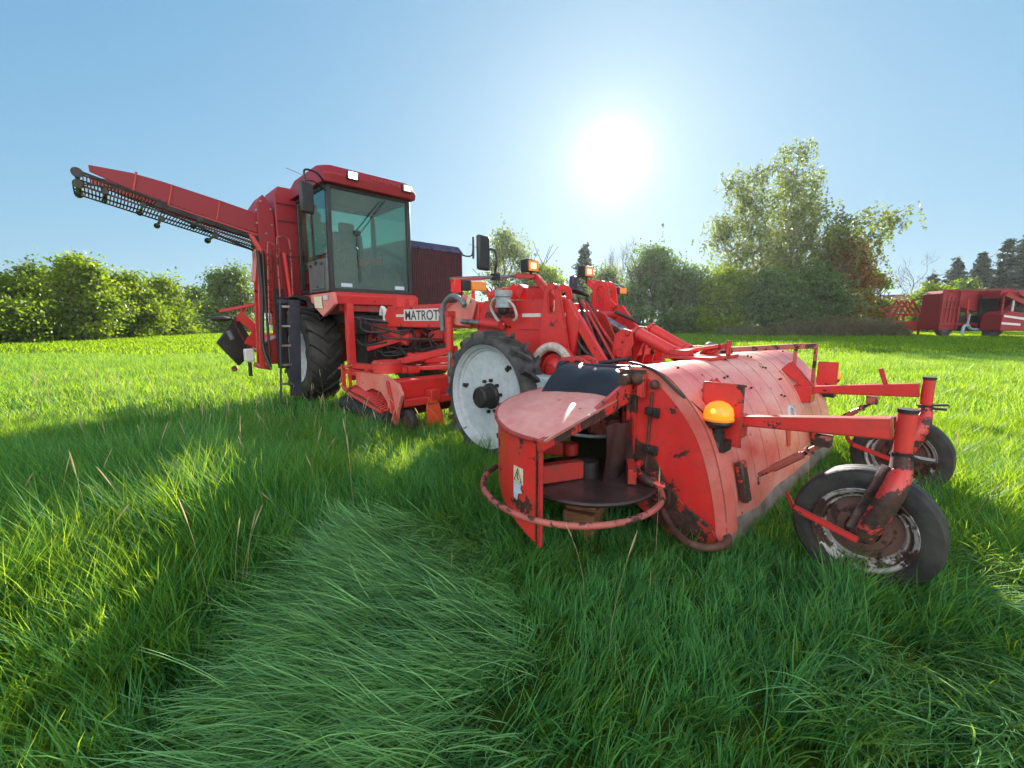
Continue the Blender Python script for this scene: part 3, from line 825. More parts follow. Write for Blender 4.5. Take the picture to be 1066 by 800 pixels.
def conifer(px, py, h, w, label):
    root = empty("cedar_tree", (px, py, 0)); tag(root, label, "tree", "conifers on the right horizon")
    mb = MB(); P = []
    mb.tube([(0, 0, 0), (0.1, 0, h * .5), (0, 0.1, h)], [0.02 * h, 0.014 * h, 0.02], 6)
    z = h * 0.16
    while z < h * 0.98:
        t = z / h; rr = w * 0.5 * (1 - t) ** 0.75 * (0.7 + 0.5 * random.random()) + 0.25
        for k in range(5):
            a = random.random() * 6.283; L = rr * (0.6 + 0.5 * random.random())
            z0 = z; z = z + random.gauss(0, 0.03) * h
            e = Vector((math.cos(a) * L, math.sin(a) * L, z + L * random.uniform(-0.15, 0.35)))
            mb.tube([(0, 0, z), e * 0.5 + Vector((0, 0, z * .5)), e], [0.05, 0.03, 0.015], 3)
            nl = int(90 * L / max(.6, w * .3)) + 20
            tt = rng.random((nl, 1)) ** 0.7
            P.append(np.array([0, 0, z]) + (np.array(e) - np.array([0, 0, z])) * tt + rng.normal(size=(nl, 3)) * np.array([.5, .5, .26]) * (0.5 + 0.35 * L / 2))
            z = z0
        z += h * 0.045
    mb.done("trunk", M['bark'], root)
    leaf_cloud("crown", np.concatenate(P), 0.3, M['needle'], root, 2.0)
for u, Y, h, w, lb in [(988, 92, 14, 7, "leftmost conifer of the right horizon row, small and loose"), (1014, 90, 14.5, 8, "second conifer of the row above the red harvester"),
                       (1038, 88, 17, 9, "broad dark conifer behind the striped harvester"), (1060, 84, 19.5, 9, "tallest conifer, at the right edge of the picture"),
                       (1090, 84, 18, 9, "conifer just past the right edge of the picture"), (965, 95, 11, 6, "short hazy conifer beside the leafless round tree"), (607, 78, 14.2, 4.6, "dark pointed conifer top between the two work lamps")]:
    conifer(at(u, Y), Y, h, w, lb)
# dry undergrowth in front of the birch
def bramble(px, py, w, h, label, n=2600):
    root = empty("bramble_patch", (px, py, 0)); tag(root, label, "undergrowth", "dry bramble patches under the birch")
    x = (rng.random(n) - .5) * w; y = (rng.random(n) - .5) * w * .45
    hh = h * (0.4 + 0.8 * rng.random(n)) * np.clip(1.25 - (2 * x / w) ** 2, 0.3, 1)
    g = blades("stem", x, y, hh * 1.3, 0.02 + 0.02 * rng.random(n), rng.random(n) * 6.283, 0.15 + 0.6 * rng.random(n), 4, M['dry'], 0.9)
    g.parent = root
    P = np.stack([x, y, hh * rng.random(n)], -1)
    leaf_cloud("crown", P, 0.12, M['leaf_dark'], root)
for u, Y, w, h, lb in [(835, 42, 6, 1.5, "grey brown dry brambles below the dark birch bushes"), (880, 41, 6, 1.7, "dry pale reed-like stems below the bronze leaved tree"), (918, 40.5, 4.5, 1.5, "brownish brambles beside the folded red frame"), (780, 43, 6, 0.9, "low dry growth at the left foot of the birch")]:
    bramble(at(u, Y), Y, w, h, lb)

# ------------------------------------------------------------------ barn and parked machines at the right
M['barn_wall'] = plain("barn_wall", (0.20, 0.12, 0.10), (0.12, 0.07, 0.06), 0.85, 0.0, 2, 0.3)
M['barn_roof'] = plain("barn_roof", (0.22, 0.10, 0.11), (0.15, 0.07, 0.08), 0.8, 0.0, 2, 0.3, stretch=(8, 1, 1))
b = empty("barn", (at(955, 75), 75, 0)); tag(b, "low barn with a dull red roof behind the olive bush", "barn")
MB().span((-5, 0, 0), (5, 6, 3.6)).done("wall", M['barn_wall'], b)
MB().prism([(-5.4, 3.5), (5.4, 3.5), (5.0, 5.9), (-5.0, 5.9)], -0.4, 6.4).done("roof", M['barn_roof'], b, 0.03)
MB().span((-3, -0.06, 0.02), (-0.5, -0.01, 2.8)).done("door", M['dark'], b)
# trailed harvester
K = 'red_dark'
t = empty("trailed_harvester", (at(1003, 41), 41, 0), R(-3)); tag(t, "dark red trailed harvester with a square hopper and dark mesh curtain, parked beyond the field", "farm machine", "old machines parked beyond the field")
mb = MB(); mb.span((-3.2, -1.1, 1.0), (2.9, 1.1, 1.25))
for xx in (-3.1, -1.6, 0.2, 1.6, 2.8): mb.beam((xx, -1.1, 0.7), (xx, -1.1, 4.2), .12, .12)
mb.beam((-3.1, -1.1, 4.2), (2.8, -1.1, 4.25), .12, .12); mb.beam((-3.1, -1.12, 2.6), (-1.6, -1.12, 2.6), .1, .1)
mb.beam((-3.1, -1.12, 3.2), (-1.6, -1.12, 3.25), .08, .08); mb.beam((0.2, -1.13, 1.4), (1.6, -1.13, 3.9), .1, .1)
mb.done("frame", M['red_far'], t, .01)
mb = MB()
for k in range(5): mb.beam((-3.05 + k * .36, -1.0, .8 + .1 * k), (-2.9 + k * .33, -1.02, 3.9 - .12 * k), .05, .06)
for k in range(4): mb.beam((-3.1, -1.02, 1.0 + k * .75), (-1.5, -1.02, 1.25 + k * .7), .05, .05)
for k in range(4): mb.beam((0.3 + k * .7, -1.0, 2.7), (0.8 + k * .6, -1.02, 4.1), .06, .05)
mb.done("brace", M['red_far'], t)
MB().prism([(-3.15, .6), (-1.5, .6), (-1.4, 2.4), (-1.5, 4.1), (-2.7, 4.2), (-3.15, 3.9)], -0.95, 1.0).done("side_housing", M['red_far'], t, .02)
MB().prism([(-1.4, 2.7), (0.2, 2.2), (2.9, 2.5), (2.9, 4.1), (-1.4, 4.15)], -0.9, 1.0).done("hopper", M['red_far'], t, .02)
mb = MB(); mb.span((0.05, -1.2, 1.2), (1.45, -1.14, 3.7))
for k in range(12): mb.beam((0.1 + k * .12, -1.22, 1.2), (0.1 + k * .12, -1.22, 3.7), .03, .03)
mb.done("mesh_curtain", M['dark'], t)
mb = MB(); mb.prism([(-1.4, .5), (1.8, .5), (1.8, 1.9), (-1.4, 1.9)], -.6, .9); mb.done("undercarriage", M['dark'], t)
mb = MB(); mb.beam((2.0, -1.2, 2.2), (3.4, -1.2, 4.0), .7, .5); mb.beam((1.7, -1.25, 3.2), (3.0, -1.25, 1.9), .12, .25); mb.done("elevator", M['red_far'], t, .02)
MB().beam((-0.9, -1.25, 1.6), (-1.05, -1.25, 3.4), .1, .1).done("marker_post", M['red_worn'], t)
mb = MB(); mb.tube([(-1.4, -1.5, .25), (-1.3, -1.5, .9), (-.9, -1.45, 1.0), (-.6, -1.4, .7), (.4, -1.4, .6)], .12, 8, smooth=4); mb.beam((-1.05, -1.5, .9), (-.95, -1.5, 2.0), .12, .12); mb.beam((-1.3, -1.5, .0), (-1.3, -1.5, .5), .08, .08)
mb.done("drawbar", M['grey_blue'], t)
mb = MB(); mb.span((.6, -1.7, .1), (1.5, -1.2, .85))
for k in range(6): mb.beam((.62 + k * .17, -1.73, .1), (.62 + k * .17, -1.73, .85), .03, .03)
mb.done("wire_crate", M['grey_hose'], t)
for xx in (-2.2, 2.3):
    w_ = MB().lathe([(.3, -.2), (.62, -.22), (.72, -.12), (.72, .12), (.62, .22), (.3, .2)], (xx, -0.55, .68), n=28).done("wheel", M['tyre'], t)
    MB().lathe([(.02, -.08), (.3, -.1), (.32, .1), (.02, .08)], (xx, -0.62, .68), n=20).done("rim", M['grey_hose'], w_)
# second one with the striped bonnet
t = empty("striped_harvester", (at(1062, 38.5), 38.5, 0), R(-3)); tag(t, "bright red harvester with two white stripes along its rounded bonnet, at the right edge", "farm machine", "old machines parked beyond the field")
bon = MB().prism([(-2.6, .55), (-2.55, 2.0), (-1.9, 2.25), (-0.4, 2.0), (0.9, 1.5), (1.6, .9), (1.6, .55)], -1.0, 0.8).done("bonnet", M['red_far'], t, .05)
mb = MB(); mb.prism([(-2.45, 1.92), (-2.45, 1.75), (-0.5, 1.45), (0.7, 1.0), (1.2, .75), (1.2, .92), (.7, 1.2), (-0.5, 1.65)], -1.012, -0.9); mb.prism([(-2.55, 1.3), (-2.55, 1.12), (-1.0, 1.0), (-1.0, 1.18)], -1.012, -.9)
mb.done("white_stripe", M['decal_white'], bon)
mb = MB(); mb.beam((-2.3, -.6, 2.0), (-2.3, -.6, 3.8), .12, .12); mb.beam((-2.3, -.6, 3.7), (1.0, -.6, 2.2), .4, .35); mb.beam((-1.2, -.7, 3.9), (1.2, -.7, 2.6), .1, .4); mb.beam((0.9, -.6, .9), (0.9, -.6, 4.0), .14, .14); mb.span((-2.4, -.4, 3.4), (2.2, 1.2, 4.05))
mb.done("frame", M['red_far'], t, .02)
MB().beam((-1.55, -.7, 2.1), (-1.55, -.7, 3.4), .1, .1).done("post", M['white_metal'], t)
w_ = MB().lathe([(.3, -.2), (.52, -.22), (.62, -.12), (.62, .12), (.52, .22), (.3, .2)], (0.9, -1.02, .6), n=28).done("wheel", M['tyre'], t)
MB().lathe([(.02, -.08), (.3, -.1), (.3, .1), (.02, .08)], (0.9, -1.08, .6), n=20).done("rim", M['grey_hose'], w_)
# folded frame
t = empty("folded_implement", (at(938, 43), 43, 0), R(5)); tag(t, "low folded implement of bare red bars between the brambles and the trailed harvester", "farm machine", "old machines parked beyond the field")
mb = MB()
for k in range(4): mb.beam((-1.6 + k * .55, 0, 1.6), (-.8 + k * .6, 0, 3.4), .14, .14); mb.beam((-.8 + k * .6, 0, 3.4), (.6 + k * .5, 0, 1.9), .12, .12)
mb.beam((-2.0, 0, 2.1), (2.4, 0, 2.0), .18, .18); mb.beam((-2.0, .7, 2.5), (1.2, .7, 3.0), .16, .16)
mb.done("frame", M['red_far'], t, .01)
mb = MB()
for xx in (-1.6, 0.2, 2.0): mb.beam((xx, 0, 0), (xx, 0, 2.1), .14, .14)
mb.done("leg", M['red_far'], t)
MB().span((-1.8, .2, .5), (2.2, .6, 1.4)).done("tool_box", M['red_dirty'], t, .03)

# ------------------------------------------------------------------ the beet harvester (x forward, y to its left, z up)
HARV = empty("beet_harvester", (0.48, 4.734, 0), math.atan2(-0.724, 0.69))
tag(HARV, "large red beet harvester with glazed cab, raised side conveyor and front topper on castor wheels", "harvester")
H = HARV
def tyre(c, ro, ri, w, mat, lugs=0, lug_h=0.03, name="tyre", parent=None, skew=0.16, lug_t=0.03, ribs=False):
    hw = w / 2
    prof = [(ri, -hw * .78), (ri + (ro - ri) * .25, -hw * .98), (ri + (ro - ri) * .62, -hw), (ro - (ro - ri) * .12, -hw * .90), (ro - 0.003, -hw * .62), (ro, 0)]
    prof = prof + [(r, -t) for r, t in prof[:-1][::-1]]
    if ribs:
        prof = prof[:4] + [(ro, -hw * .66), (ro, -hw * .42), (ro - .012, -hw * .40), (ro - .012, -hw * .32), (ro, -hw * .3), (ro, hw * .3), (ro - .012, hw * .32), (ro - .012, hw * .40), (ro, hw * .42), (ro, hw * .66)] + prof[-4:]
    mb = MB(); mb.lathe(prof, c, n=72)
    for k in range(lugs):
        for sd in (-1, 1):
            a0 = 2 * math.pi * (k + (0.5 if sd > 0 else 0)) / lugs
            vs = []
            for t in (0.0, 0.45, 0.85, 1.0):
                y = sd * hw * (-0.06 + 1.04 * t)
                a = a0 + sd * 0 + skew * t
                rb = ro - 0.01 - (0.11 * (ro - ri) if t > .8 else 0) - (0.22 * (ro - ri) if t > .95 else 0)
                rt = ro + lug_h - (0.10 * (ro - ri) if t > .95 else 0) - (0.02 * (ro - ri) if t > .8 else 0)
                th = lug_t / ro * (1 + 0.5 * t)
                for r, q in ((rb, -1.15), (rb, 1.15), (rt, 0.85), (rt, -0.85)):
                    vs.append((c[0] + r * math.cos(a + q * th / 2), c[1] + y, c[2] + r * math.sin(a + q * th / 2)))
            fs = [(0, 1, 2, 3), (15, 14, 13, 12)]
            for s_ in range(3):
                for e in range(4): fs.append((s_ * 4 + e, s_ * 4 + (e + 1) % 4, s_ * 4 + 4 + (e + 1) % 4, s_ * 4 + 4 + e))
            mb.poly(vs, fs)
    return mb.done(name, mat, parent)

# ---- wheels
def front_wheel(y, side):
    c = (0, y, .64)
    w = tyre(c, .585, .480, .27, M['tyre_dusty'], 19, .045, "front_wheel", H, 0.20, .035)
    o = side
    MB().lathe([(.487, -.125), (.497, -.135), (.497, -.115), (.47, -.10), (.462, -.075), (.44, -.065), (.435, -.055), (.12, -.045), (.06, -.05), (.06, -.03), (.43, -.03), (.46, -.04), (.485, .12), (.497, .13), (.487, .135), (.475, .12), (.45, -.02)], c, n=64).done("rim", M['rim'], w)
    h = MB().lathe([(.0, -.20), (.085, -.20), (.10, -.185), (.105, -.08), (.125, -.06), (.125, -.03), (.0, -.03)], (0, y, .64), n=28, closed=False).done("hub", M['dark'], w)
    mb = MB()
    for k in range(10):
        a = 2 * math.pi * k / 10 + .2; mb.cyl((.155 * math.cos(a), y - .075, .64 + .155 * math.sin(a)), (.155 * math.cos(a), y - .03, .64 + .155 * math.sin(a)), .017, 6)
    mb.done("wheel_nut", M['dark'], w)
    mb = MB()
    for a in (R(170), R(48), R(-70)):
        x_, z_ = .385 * math.cos(a), .64 + .385 * math.sin(a)
        mb.box((x_, y - .06, z_), (.05, .03, .035), (0, -a, 0)); mb.ball((x_ + .03, y - .06, z_ + .01), .016)
    mb.done("rim_clamp", M['dark'], w)
    return w
fw = front_wheel(-.90, -1)
dup(fw, H, (0, 1.80, 0))
MB().cyl((0, -.9, .64), (0, .9, .64), .09, 16).box((0, 0, .72), (.3, 1.1, .22)).done("front_axle", M['red_dirty'], H, .02)
def rear_wheel(y):
    c = (-4.62, y, .80)
    w = tyre(c, .765, .46, .52, M['tyre'], 19, .042, "rear_wheel", H, 0.32, .055)
    MB().lathe([(.462, -.22), (.475, -.235), (.475, -.21), (.44, -.19), (.43, -.15), (.40, -.14), (.39, -.09), (.36, -.08), (.34, .02), (.12, .06), (.12, .09), (.36, .07), (.46, .2), (.475, .23), (.45, .2)], c, n=56).done("rim", M['rim'], w)
    MB().lathe([(0, -.06), (.12, -.06), (.14, -.02), (.14, .06), (0, .06)], c, n=24, closed=False).done("hub", M['dark'], w)
    return w
rw = rear_wheel(-1.02)
dup(rw, H, (0, 2.1, 0))
MB().cyl((-4.62, -.8, .8), (-4.62, .9, .8), .13, 16).box((-4.62, 0, .85), (.4, 1.2, .4)).done("rear_axle", M['red_dirty'], H, .03)

# ---- chassis
mb = MB()
for s_ in (-1, 1): mb.span((-6.4, s_ * .42 - .09, 1.0), (-2.6, s_ * .42 + .09, 1.32))
mb.span((-6.4, -.33, 1.05), (-6.2, .33, 1.3)); mb.span((-2.8, -.33, 1.05), (-2.62, .33, 1.3)); mb.span((-4.8, -.33, .9), (-4.4, .33, 1.25))
mb.done("rear_chassis", M['red_dirty'], H, .01)
MB().prism([(-5.9, 1.32), (-3.5, 1.32), (-3.5, 1.58), (-5.9, 2.6)], -.75, 1.3).done("engine_floor", M['dark'], H, .02)
fr = MB().prism([(-.75, 1.36), (-.62, 1.575), (.56, 1.555), (.70, 1.36), (.62, .95), (.40, .74), (-.30, .74), (-.42, 1.05), (-.75, 1.2)], -.5, -.44).prism([(-.75, 1.36), (-.62, 1.575), (.30, 1.56), (.56, 1.42), (.62, .95), (.40, .74), (-.30, .74), (-.42, 1.05), (-.75, 1.2)], .44, .5).prism([(-.74, 1.36), (-.61, 1.565), (.08, 1.55), (.10, .80), (-.30, .75), (-.41, 1.05), (-.74, 1.2)], -.439, .439).done("front_chassis", M['red'], H, .008)
MB().cyl((.45, -.43, 1.42), (.45, .43, 1.42), .04, 14).cyl((.52, -.43, .98), (.52, .43, .98), .05, 14).box((.35, 0, .84), (.3, .86, .1)).done("cross_tube", M['red_dirty'], H)
# longitudinal beams
mb = MB()
mb.prism([(-2.92, 1.42), (-2.80, 1.57), (-.70, 1.57), (-.70, 1.27), (-2.84, 1.27)], -.52, -.34)
mb.prism([(-2.92, 1.42), (-2.80, 1.57), (-.70, 1.57), (-.70, 1.27), (-2.84, 1.27)], .34, .52)
beam_o = mb.done("chassis_beam", M['red_worn'], H, .012)
MB().slab([(-1.40, -.535, 1.46), (-1.15, -.535, 1.31), (-.80, -.535, 1.29), (-.68, -.535, 1.57), (-.92, -.535, 1.67), (-1.05, -.535, 1.58)], (0, -.02, 0)).done("joint_plate", M['red_pink'], H, .004)
MB().box((-.83, -.559, 1.57), (.05, .006, .14), (0, .5, 0)).done("label_plate", M['decal_cream'], beam_o)
def text(body, size, name, mat, parent, loc, shear=0.0, ext=0.0015, stretch=1.0, bold=0.0):
    cu = bpy.data.curves.new(name, 'FONT'); cu.body = body; cu.size = size; cu.extrude = ext; cu.shear = shear; cu.offset = bold
    to = bpy.data.objects.new(name, cu); COL.objects.link(to)
    bpy.context.view_layer.update()
    me = bpy.data.meshes.new_from_object(to.evaluated_get(bpy.context.evaluated_depsgraph_get()))
    bpy.data.objects.remove(to, do_unlink=True)
    me.transform(Matrix.Translation(Vector(loc)) @ Matrix.Rotation(R(90), 4, 'X') @ Matrix.Diagonal((stretch, 1, 1, 1)))
    o = link_mesh(name, me, mat, parent); return o
mb = MB(); mb.span((-2.33, -.5245, 1.36), (-1.48, -.521, 1.515)); mb.span((-2.55, -.5245, 1.415), (-2.331, -.521, 1.45)); mb.span((-1.479, -.5245, 1.425), (-1.26, -.521, 1.45))
mb.done("decal_panel", M['decal_white'], beam_o)
text("MATROT", .175, "lettering", M['decal_black'], beam_o, (-2.30, -.5255, 1.375), 0.0, .0012, 1.16, .0015)
mb = MB(); mb.span((-.02, -.5035, 1.395), (.25, -.5005, 1.43)); mb.span((.253, -.5035, 1.395), (.545, -.5005, 1.43)); mb.done("white_stripe", M['decal_white'], fr)
text("matrot", .125, "lettering", M['decal_black'], fr, (-.61, -.503, 1.392), 0.35, .001, 1.30, .004)
MB().span((.40, -.5045, 1.44), (.49, -.5015, 1.55)).done("instruction_label", M['decal_cream'], fr)
mb = MB(); mb.span((.43, -.5075, 1.455), (.455, -.5050, 1.47)); mb.span((.425, -.5075, 1.48), (.47, -.5050, 1.487)); mb.span((.435, -.5075, 1.50), (.46, -.5050, 1.53)); mb.done("label_print", M['decal_black'], fr)
MB().span((-.05, -.506, 1.268), (.32, -.5005, 1.274)).done("weld_seam", M['red_dark'], fr)
mb = MB()
for x_, z_ in ((-.31, 1.30), (-.25, 1.30), (-.20, 1.295), (.52, 1.285), (.555, 1.285), (.52, 1.265), (.555, 1.265)): mb.bolt((x_, -.5, z_), .014, .012)
mb.done("bolt", M['dark'], fr)
# top clutter of the front chassis
mb = MB()
mb.cyl((-.60, -.38, 1.64), (-.28, -.38, 1.66), .06, 14); mb.cyl((-.28, -.38, 1.66), (-.25, -.38, 1.66), .085, 14); mb.cyl((-.44, -.38, 1.64), (-.38, -.38, 1.645), .075, 14); mb.box((-.16, -.35, 1.66), (.10, .12, .13), (0, .5, 0)); mb.cyl((-.62, -.36, 1.64), (-.70, -.36, 1.66), .04, 10)
mb.done("hydraulic_motor", M['red'], H, .006)
mb = MB(); mb.span((-.06, -.42, 1.56), (.06, -.26, 1.69)); mb.span((-.2, -.1, 1.56), (.06, .2, 1.62)); mb.cyl((0, -.34, 1.69), (0, -.34, 1.71), .07, 14)
mb.done("valve_block", M['red'], H, .006)
fl = MB().lathe([(0, 1.66), (.085, 1.66), (.09, 1.64), (.09, 1.60), (.075, 1.59), (.075, 1.52), (.085, 1.51), (.085, 1.49), (0, 1.49)], (-.17, -.62, 0), 'z', 24, False).done("oil_filter", M['grey_blue'], H)
MB().lathe([(0, 1.49), (.055, 1.49), (.058, 1.45), (.04, 1.42), (0, 1.41)], (-.17, -.62, 0), 'z', 20, False).done("filter_bowl", M['black'], fl)
mb = MB(); mb.tube([(-.24, -.64, 1.60), (-.34, -.62, 1.56), (-.38, -.60, 1.48), (-.30, -.58, 1.36), (-.24, -.55, 1.32)], .016, 8, smooth=5); mb.tube([(-.10, -.62, 1.56), (-.04, -.60, 1.50), (-.02, -.58, 1.40), (-.08, -.56, 1.36)], .014, 8, smooth=5)
mb.done("white_hose", M['white_hose'], H)
mb = MB(); mb.tube([(-.50, -.52, 1.60), (-.42, -.55, 1.48), (-.36, -.54, 1.36), (-.30, -.53, 1.30)], .012, 6, smooth=4)
mb.done("hydraulic_hose", M['hose'], H); mb = MB()
for k in range(4): mb.tube([(-.1 + .1 * k, -.2, 1.60), (.1 + .1 * k, -.3, 1.70 - .02 * k), (.3 + .05 * k, -.25, 1.66), (.5, -.1, 1.6)], .012, 6, smooth=4)
mb.done("hydraulic_hose", M['hose'], H)
mb = MB(); mb.cyl((-.92, -.58, 1.355), (-.58, -.58, 1.335), .030, 12); mb.done("cylinder_rod", M['steel'], MB().cyl((-.58, -.58, 1.335), (-.24, -.58, 1.31), .042, 14).cyl((-.26, -.58, 1.31), (-.24, -.58, 1.31), .05, 14).done("steering_cylinder", M['red'], H))
MB().tube([(-1.28, -.60, 1.24), (-1.29, -.60, 1.45), (-1.22, -.60, 1.58), (-1.08, -.60, 1.645), (-.94, -.60, 1.61), (-.84, -.60, 1.53)], .031, 12, smooth=6).done("suction_hose", M['grey_hose'], H)
vc = MB().cyl((-1.12, -.62, 1.42), (-1.12, -.62, 1.0), .047, 14).cyl((-1.12, -.62, 1.42), (-1.12, -.62, 1.46), .03, 10).box((-1.12, -.60, 1.44), (.08, .12, .06)).done("lift_cylinder", M['red'], H, .004)
MB().cyl((-1.12, -.62, 1.0), (-1.13, -.62, .62), .026, 12).done("cylinder_rod", M['steel'], vc)

# ---- lift lugs and linkage at the nose
def lug_plate(y, s0, zt, mat):
    pts = []
    for a in range(0, 181, 20): pts.append((s0 + .10 * math.cos(R(a)), zt - .10 + .10 * math.sin(R(a))))
    outer = [(s0 + .24, .95)] + pts + [(s0 - .16, 1.2), (s0 - .1, .95)]
    inner = [(s0 + .045 * math.cos(R(a)), zt - .12 + .06 * math.sin(R(a)) - (.10 if a > 180 else 0)) for a in range(0, 360, 30)]
    mb = MB(); bm = mb.bm
    for off in (0, .025):
        vo = [bm.verts.new((p, y + off, q)) for p, q in outer]; vi = [bm.verts.new((p, y + off, q)) for p, q in inner]
        eo = [bm.edges.new((vo[i], vo[(i + 1) % len(vo)])) for i in range(len(vo))]
        ei = [bm.edges.new((vi[i], vi[(i + 1) % len(vi)])) for i in range(len(vi))]
        bmesh.ops.triangle_fill(bm, edges=eo + ei, use_beauty=True)
        if off == 0: A = (vo, vi)
        else:
            for P_, Q_ in ((A[0], vo), (A[1], vi)):
                for i in range(len(P_)): bm.faces.new((P_[i], P_[(i + 1) % len(P_)], Q_[(i + 1) % len(P_)], Q_[i]))
    return mb.done("lift_lug", mat, H)
lug_plate(-.56, .42, 1.70, M['red']); lug_plate(-.40, .42, 1.70, M['red'])
lug_plate(.38, .30, 1.79, M['red']); lug_plate(.52, .30, 1.79, M['red'])
MB().slab([(.40, .05, 1.50), (.60, .05, 1.42), (.86, .05, .95), (.50, .05, .90)], (0, .03, 0)).slab([(.42, -.30, 1.50), (.62, -.30, 1.40), (.86, -.30, .95), (.55, -.30, .9)], (0, .03, 0)).done("linkage_plate", M['red_dirty'], H, .004)
MB().beam((.55, -.46, 1.5), (1.0, -.46, .92), .05, .09).beam((.5, .46, 1.5), (.98, .46, .92), .05, .09).done("lift_arm", M['red'], H, .006)
cy1 = MB().cyl((.58, .12, 1.36), (.86, .10, 1.22), .038, 12).done("top_link", M['steel'], H)
MB().cyl((.86, .10, 1.22), (1.04, .10, 1.13), .05, 12).done("clevis", M['red'], cy1)
mb = MB()
for k, (a, b, c) in enumerate([((.52, -.38, 1.56), (.68, -.46, 1.15), (.95, -.42, .98)), ((.50, -.25, 1.58), (.72, -.34, 1.2), (1.0, -.30, .98)), ((.48, -.1, 1.58), (.75, -.2, 1.25), (1.05, -.2, 1.0)), ((.55, .3, 1.45), (.85, .35, 1.3), (1.05, .2, 1.05)), ((.45, -.52, 1.0), (.75, -.62, .98), (1.1, -.55, 1.02)), ((.45, -.50, .92), (.8, -.66, .96), (1.15, -.4, 1.04))]):
    mb.tube([a, b, c], .018, 8, smooth=6)
mb.done("hydraulic_hose", M['hose'], H)
mb = MB(); mb.tube([(.56, -.30, 1.55), (.80, -.36, 1.28), (.98, -.34, 1.0)], .013, 6, smooth=6); mb.tube([(.55, -.20, 1.53), (.78, -.28, 1.3), (1.0, -.25, 1.02)], .013, 6, smooth=6); mb.done("red_hose", M['red'], H)
MB().prism_s([(-.40, .90), (-.40, 1.46), (.40, 1.46), (.40, .90)], .12, .17).box((.24, -.15, 1.2), (.14, .3, .3)).box((.22, .2, 1.05), (.12, .25, .25)).done("dark_nose_recess", M['dark'], H, .02)  # added dark slab and boxes put recess shade into the open nose
mb = MB(); rr = random.Random(9)
for k in range(12):
    y_ = -.38 + k * .065
    mb.tube([(.20, y_, 1.44 - .2 * rr.random()), (.52 + .16 * rr.random(), y_ + .08 * rr.random(), 1.25), (.70, y_ - .1 * rr.random(), 1.0), (.98, y_ + .12 * rr.random() - .06, .92)], .012 + .008 * rr.random(), 6, smooth=5)
mb.done("hydraulic_hose", M['hose'], H)
# hose reel on the right of the nose
rl = MB().lathe([(.17, -.05), (.235, -.045), (.235, .02), (.17, .03)], (.52, -.60, .91), n=36).done("hose_reel", M['red'], H)
mb = MB(); mb.tube([(.52 + .215 * math.cos(R(a)), -.66, .91 + .215 * math.sin(R(a))) for a in range(-60, 215, 6)], .036, 10); mb.done("spiral_hose", M['white_hose'], rl)
mb = MB()
for a in range(-60, 215, 5): mb.tube([(.52 + (.215 + .037 * math.cos(R(b))) * math.cos(R(a)), -.66 + .037 * math.sin(R(b)), .91 + (.215 + .037 * math.cos(R(b))) * math.sin(R(a))) for b in range(0, 360, 45)], .006, 4, closed=True)
mb.done("hose_rib", M['white_hose'], rl)
MB().lathe([(0, -.08), (.06, -.08), (.12, -.03), (.15, -.03), (.15, .03), (0, .03)], (.52, -.60, .91), n=28, closed=False).done("reel_disc", M['red'], rl)
MB().box((.56, -.82, .80), (.17, .16, .16), (0, .1, .2)).done("grease_box", M['grey_blue'], H, .012)

# ---- lamp bars
def lamp_bar(sd):
    y = lambda v: v * sd
    mb = MB()
    if sd < 0:
        mb.beam((.46, -.48, 1.50), (.10, -.44, 1.79), .05, .06); mb.beam((.10, -.42, 1.79), (.10, -.72, 1.775), .045, .04)
    else:
        mb.beam((.46, .44, 1.50), (.10, .42, 1.80), .05, .06); mb.beam((.10, .40, 1.80), (.10, .72, 1.795), .045, .04)
    b = mb.done("lamp_bar", M['red'], H, .004)
    end = -1.46 if sd < 0 else 1.16
    z1 = 1.70 if sd < 0 else 1.785
    MB().cyl((.10, .70 * sd, 1.778 if sd < 0 else 1.795), (.10, end, z1), .016, 10).done("bar_extension", M['steel'], b)
    if sd < 0:
        MB().beam((.10, -1.12, 1.725), (.10, end, 1.70), .03, .03).done("bar_end", M['red'], b)
    # work lamp on the bend
    x_, y_, z_ = .10, (-.50 if sd < 0 else .40), 1.885 if sd < 0 else 1.90
    k = MB().box((x_ - .02, y_, z_), (.10, .16, .125)).beam((x_, y_, z_ - .06), (x_, y_, z_ - .13), .02, .03).done("work_lamp", M['black'], b, .01)
    MB().box((x_ + .034, y_, z_), (.012, .135, .10)).done("lens", M['amber_dim'], k, .004)
    MB().box((x_ + .043, y_ - .01, z_), (.010, .07, .055)).done("bright_spot", M['lamp_warm'], k, .02)
    # indicator at the end
    if sd < 0:
        i_ = MB().box((.10, -1.32, 1.655), (.06, .10, .085)).done("indicator", M['black'], b, .006)
        MB().box((.12, -1.19, 1.655), (.06, .155, .075)).done("amber_lens", M['amber_dim'], i_, .006)
        MB().box((.10, -1.41, 1.645), (.06, .07, .11)).done("red_lens", M['red_lens'], i_, .006)
    else:
        i_ = MB().box((.10, 1.10, 1.725), (.06, .15, .085)).done("indicator", M['black'], b, .006)
        MB().box((.135, 1.10, 1.725), (.015, .135, .07)).done("amber_lens", M['amber_dim'], i_, .004)
    return b
lb = lamp_bar(-1); lamp_bar(1)
mr = MB().tube([(.10, -.97, 1.74), (.10, -.97, 1.80), (.12, -.97, 1.86), (.11, -.97, 1.97), (.09, -1.02, 1.99)], .011, 8, smooth=4).box((.10, -.97, 1.75), (.07, .06, .06)).done("mirror_arm", M['black'], H)
MB().box((.08, -1.09, 1.95), (.045, .155, .30), (0, 0, .15)).done("wing_mirror", M['mirror'], mr, .02)
# dark reflector on the far side bar
MB().box((.12, .14, 1.74), (.05, .09, .19)).done("marker_plate", M['navy'], H, .01)
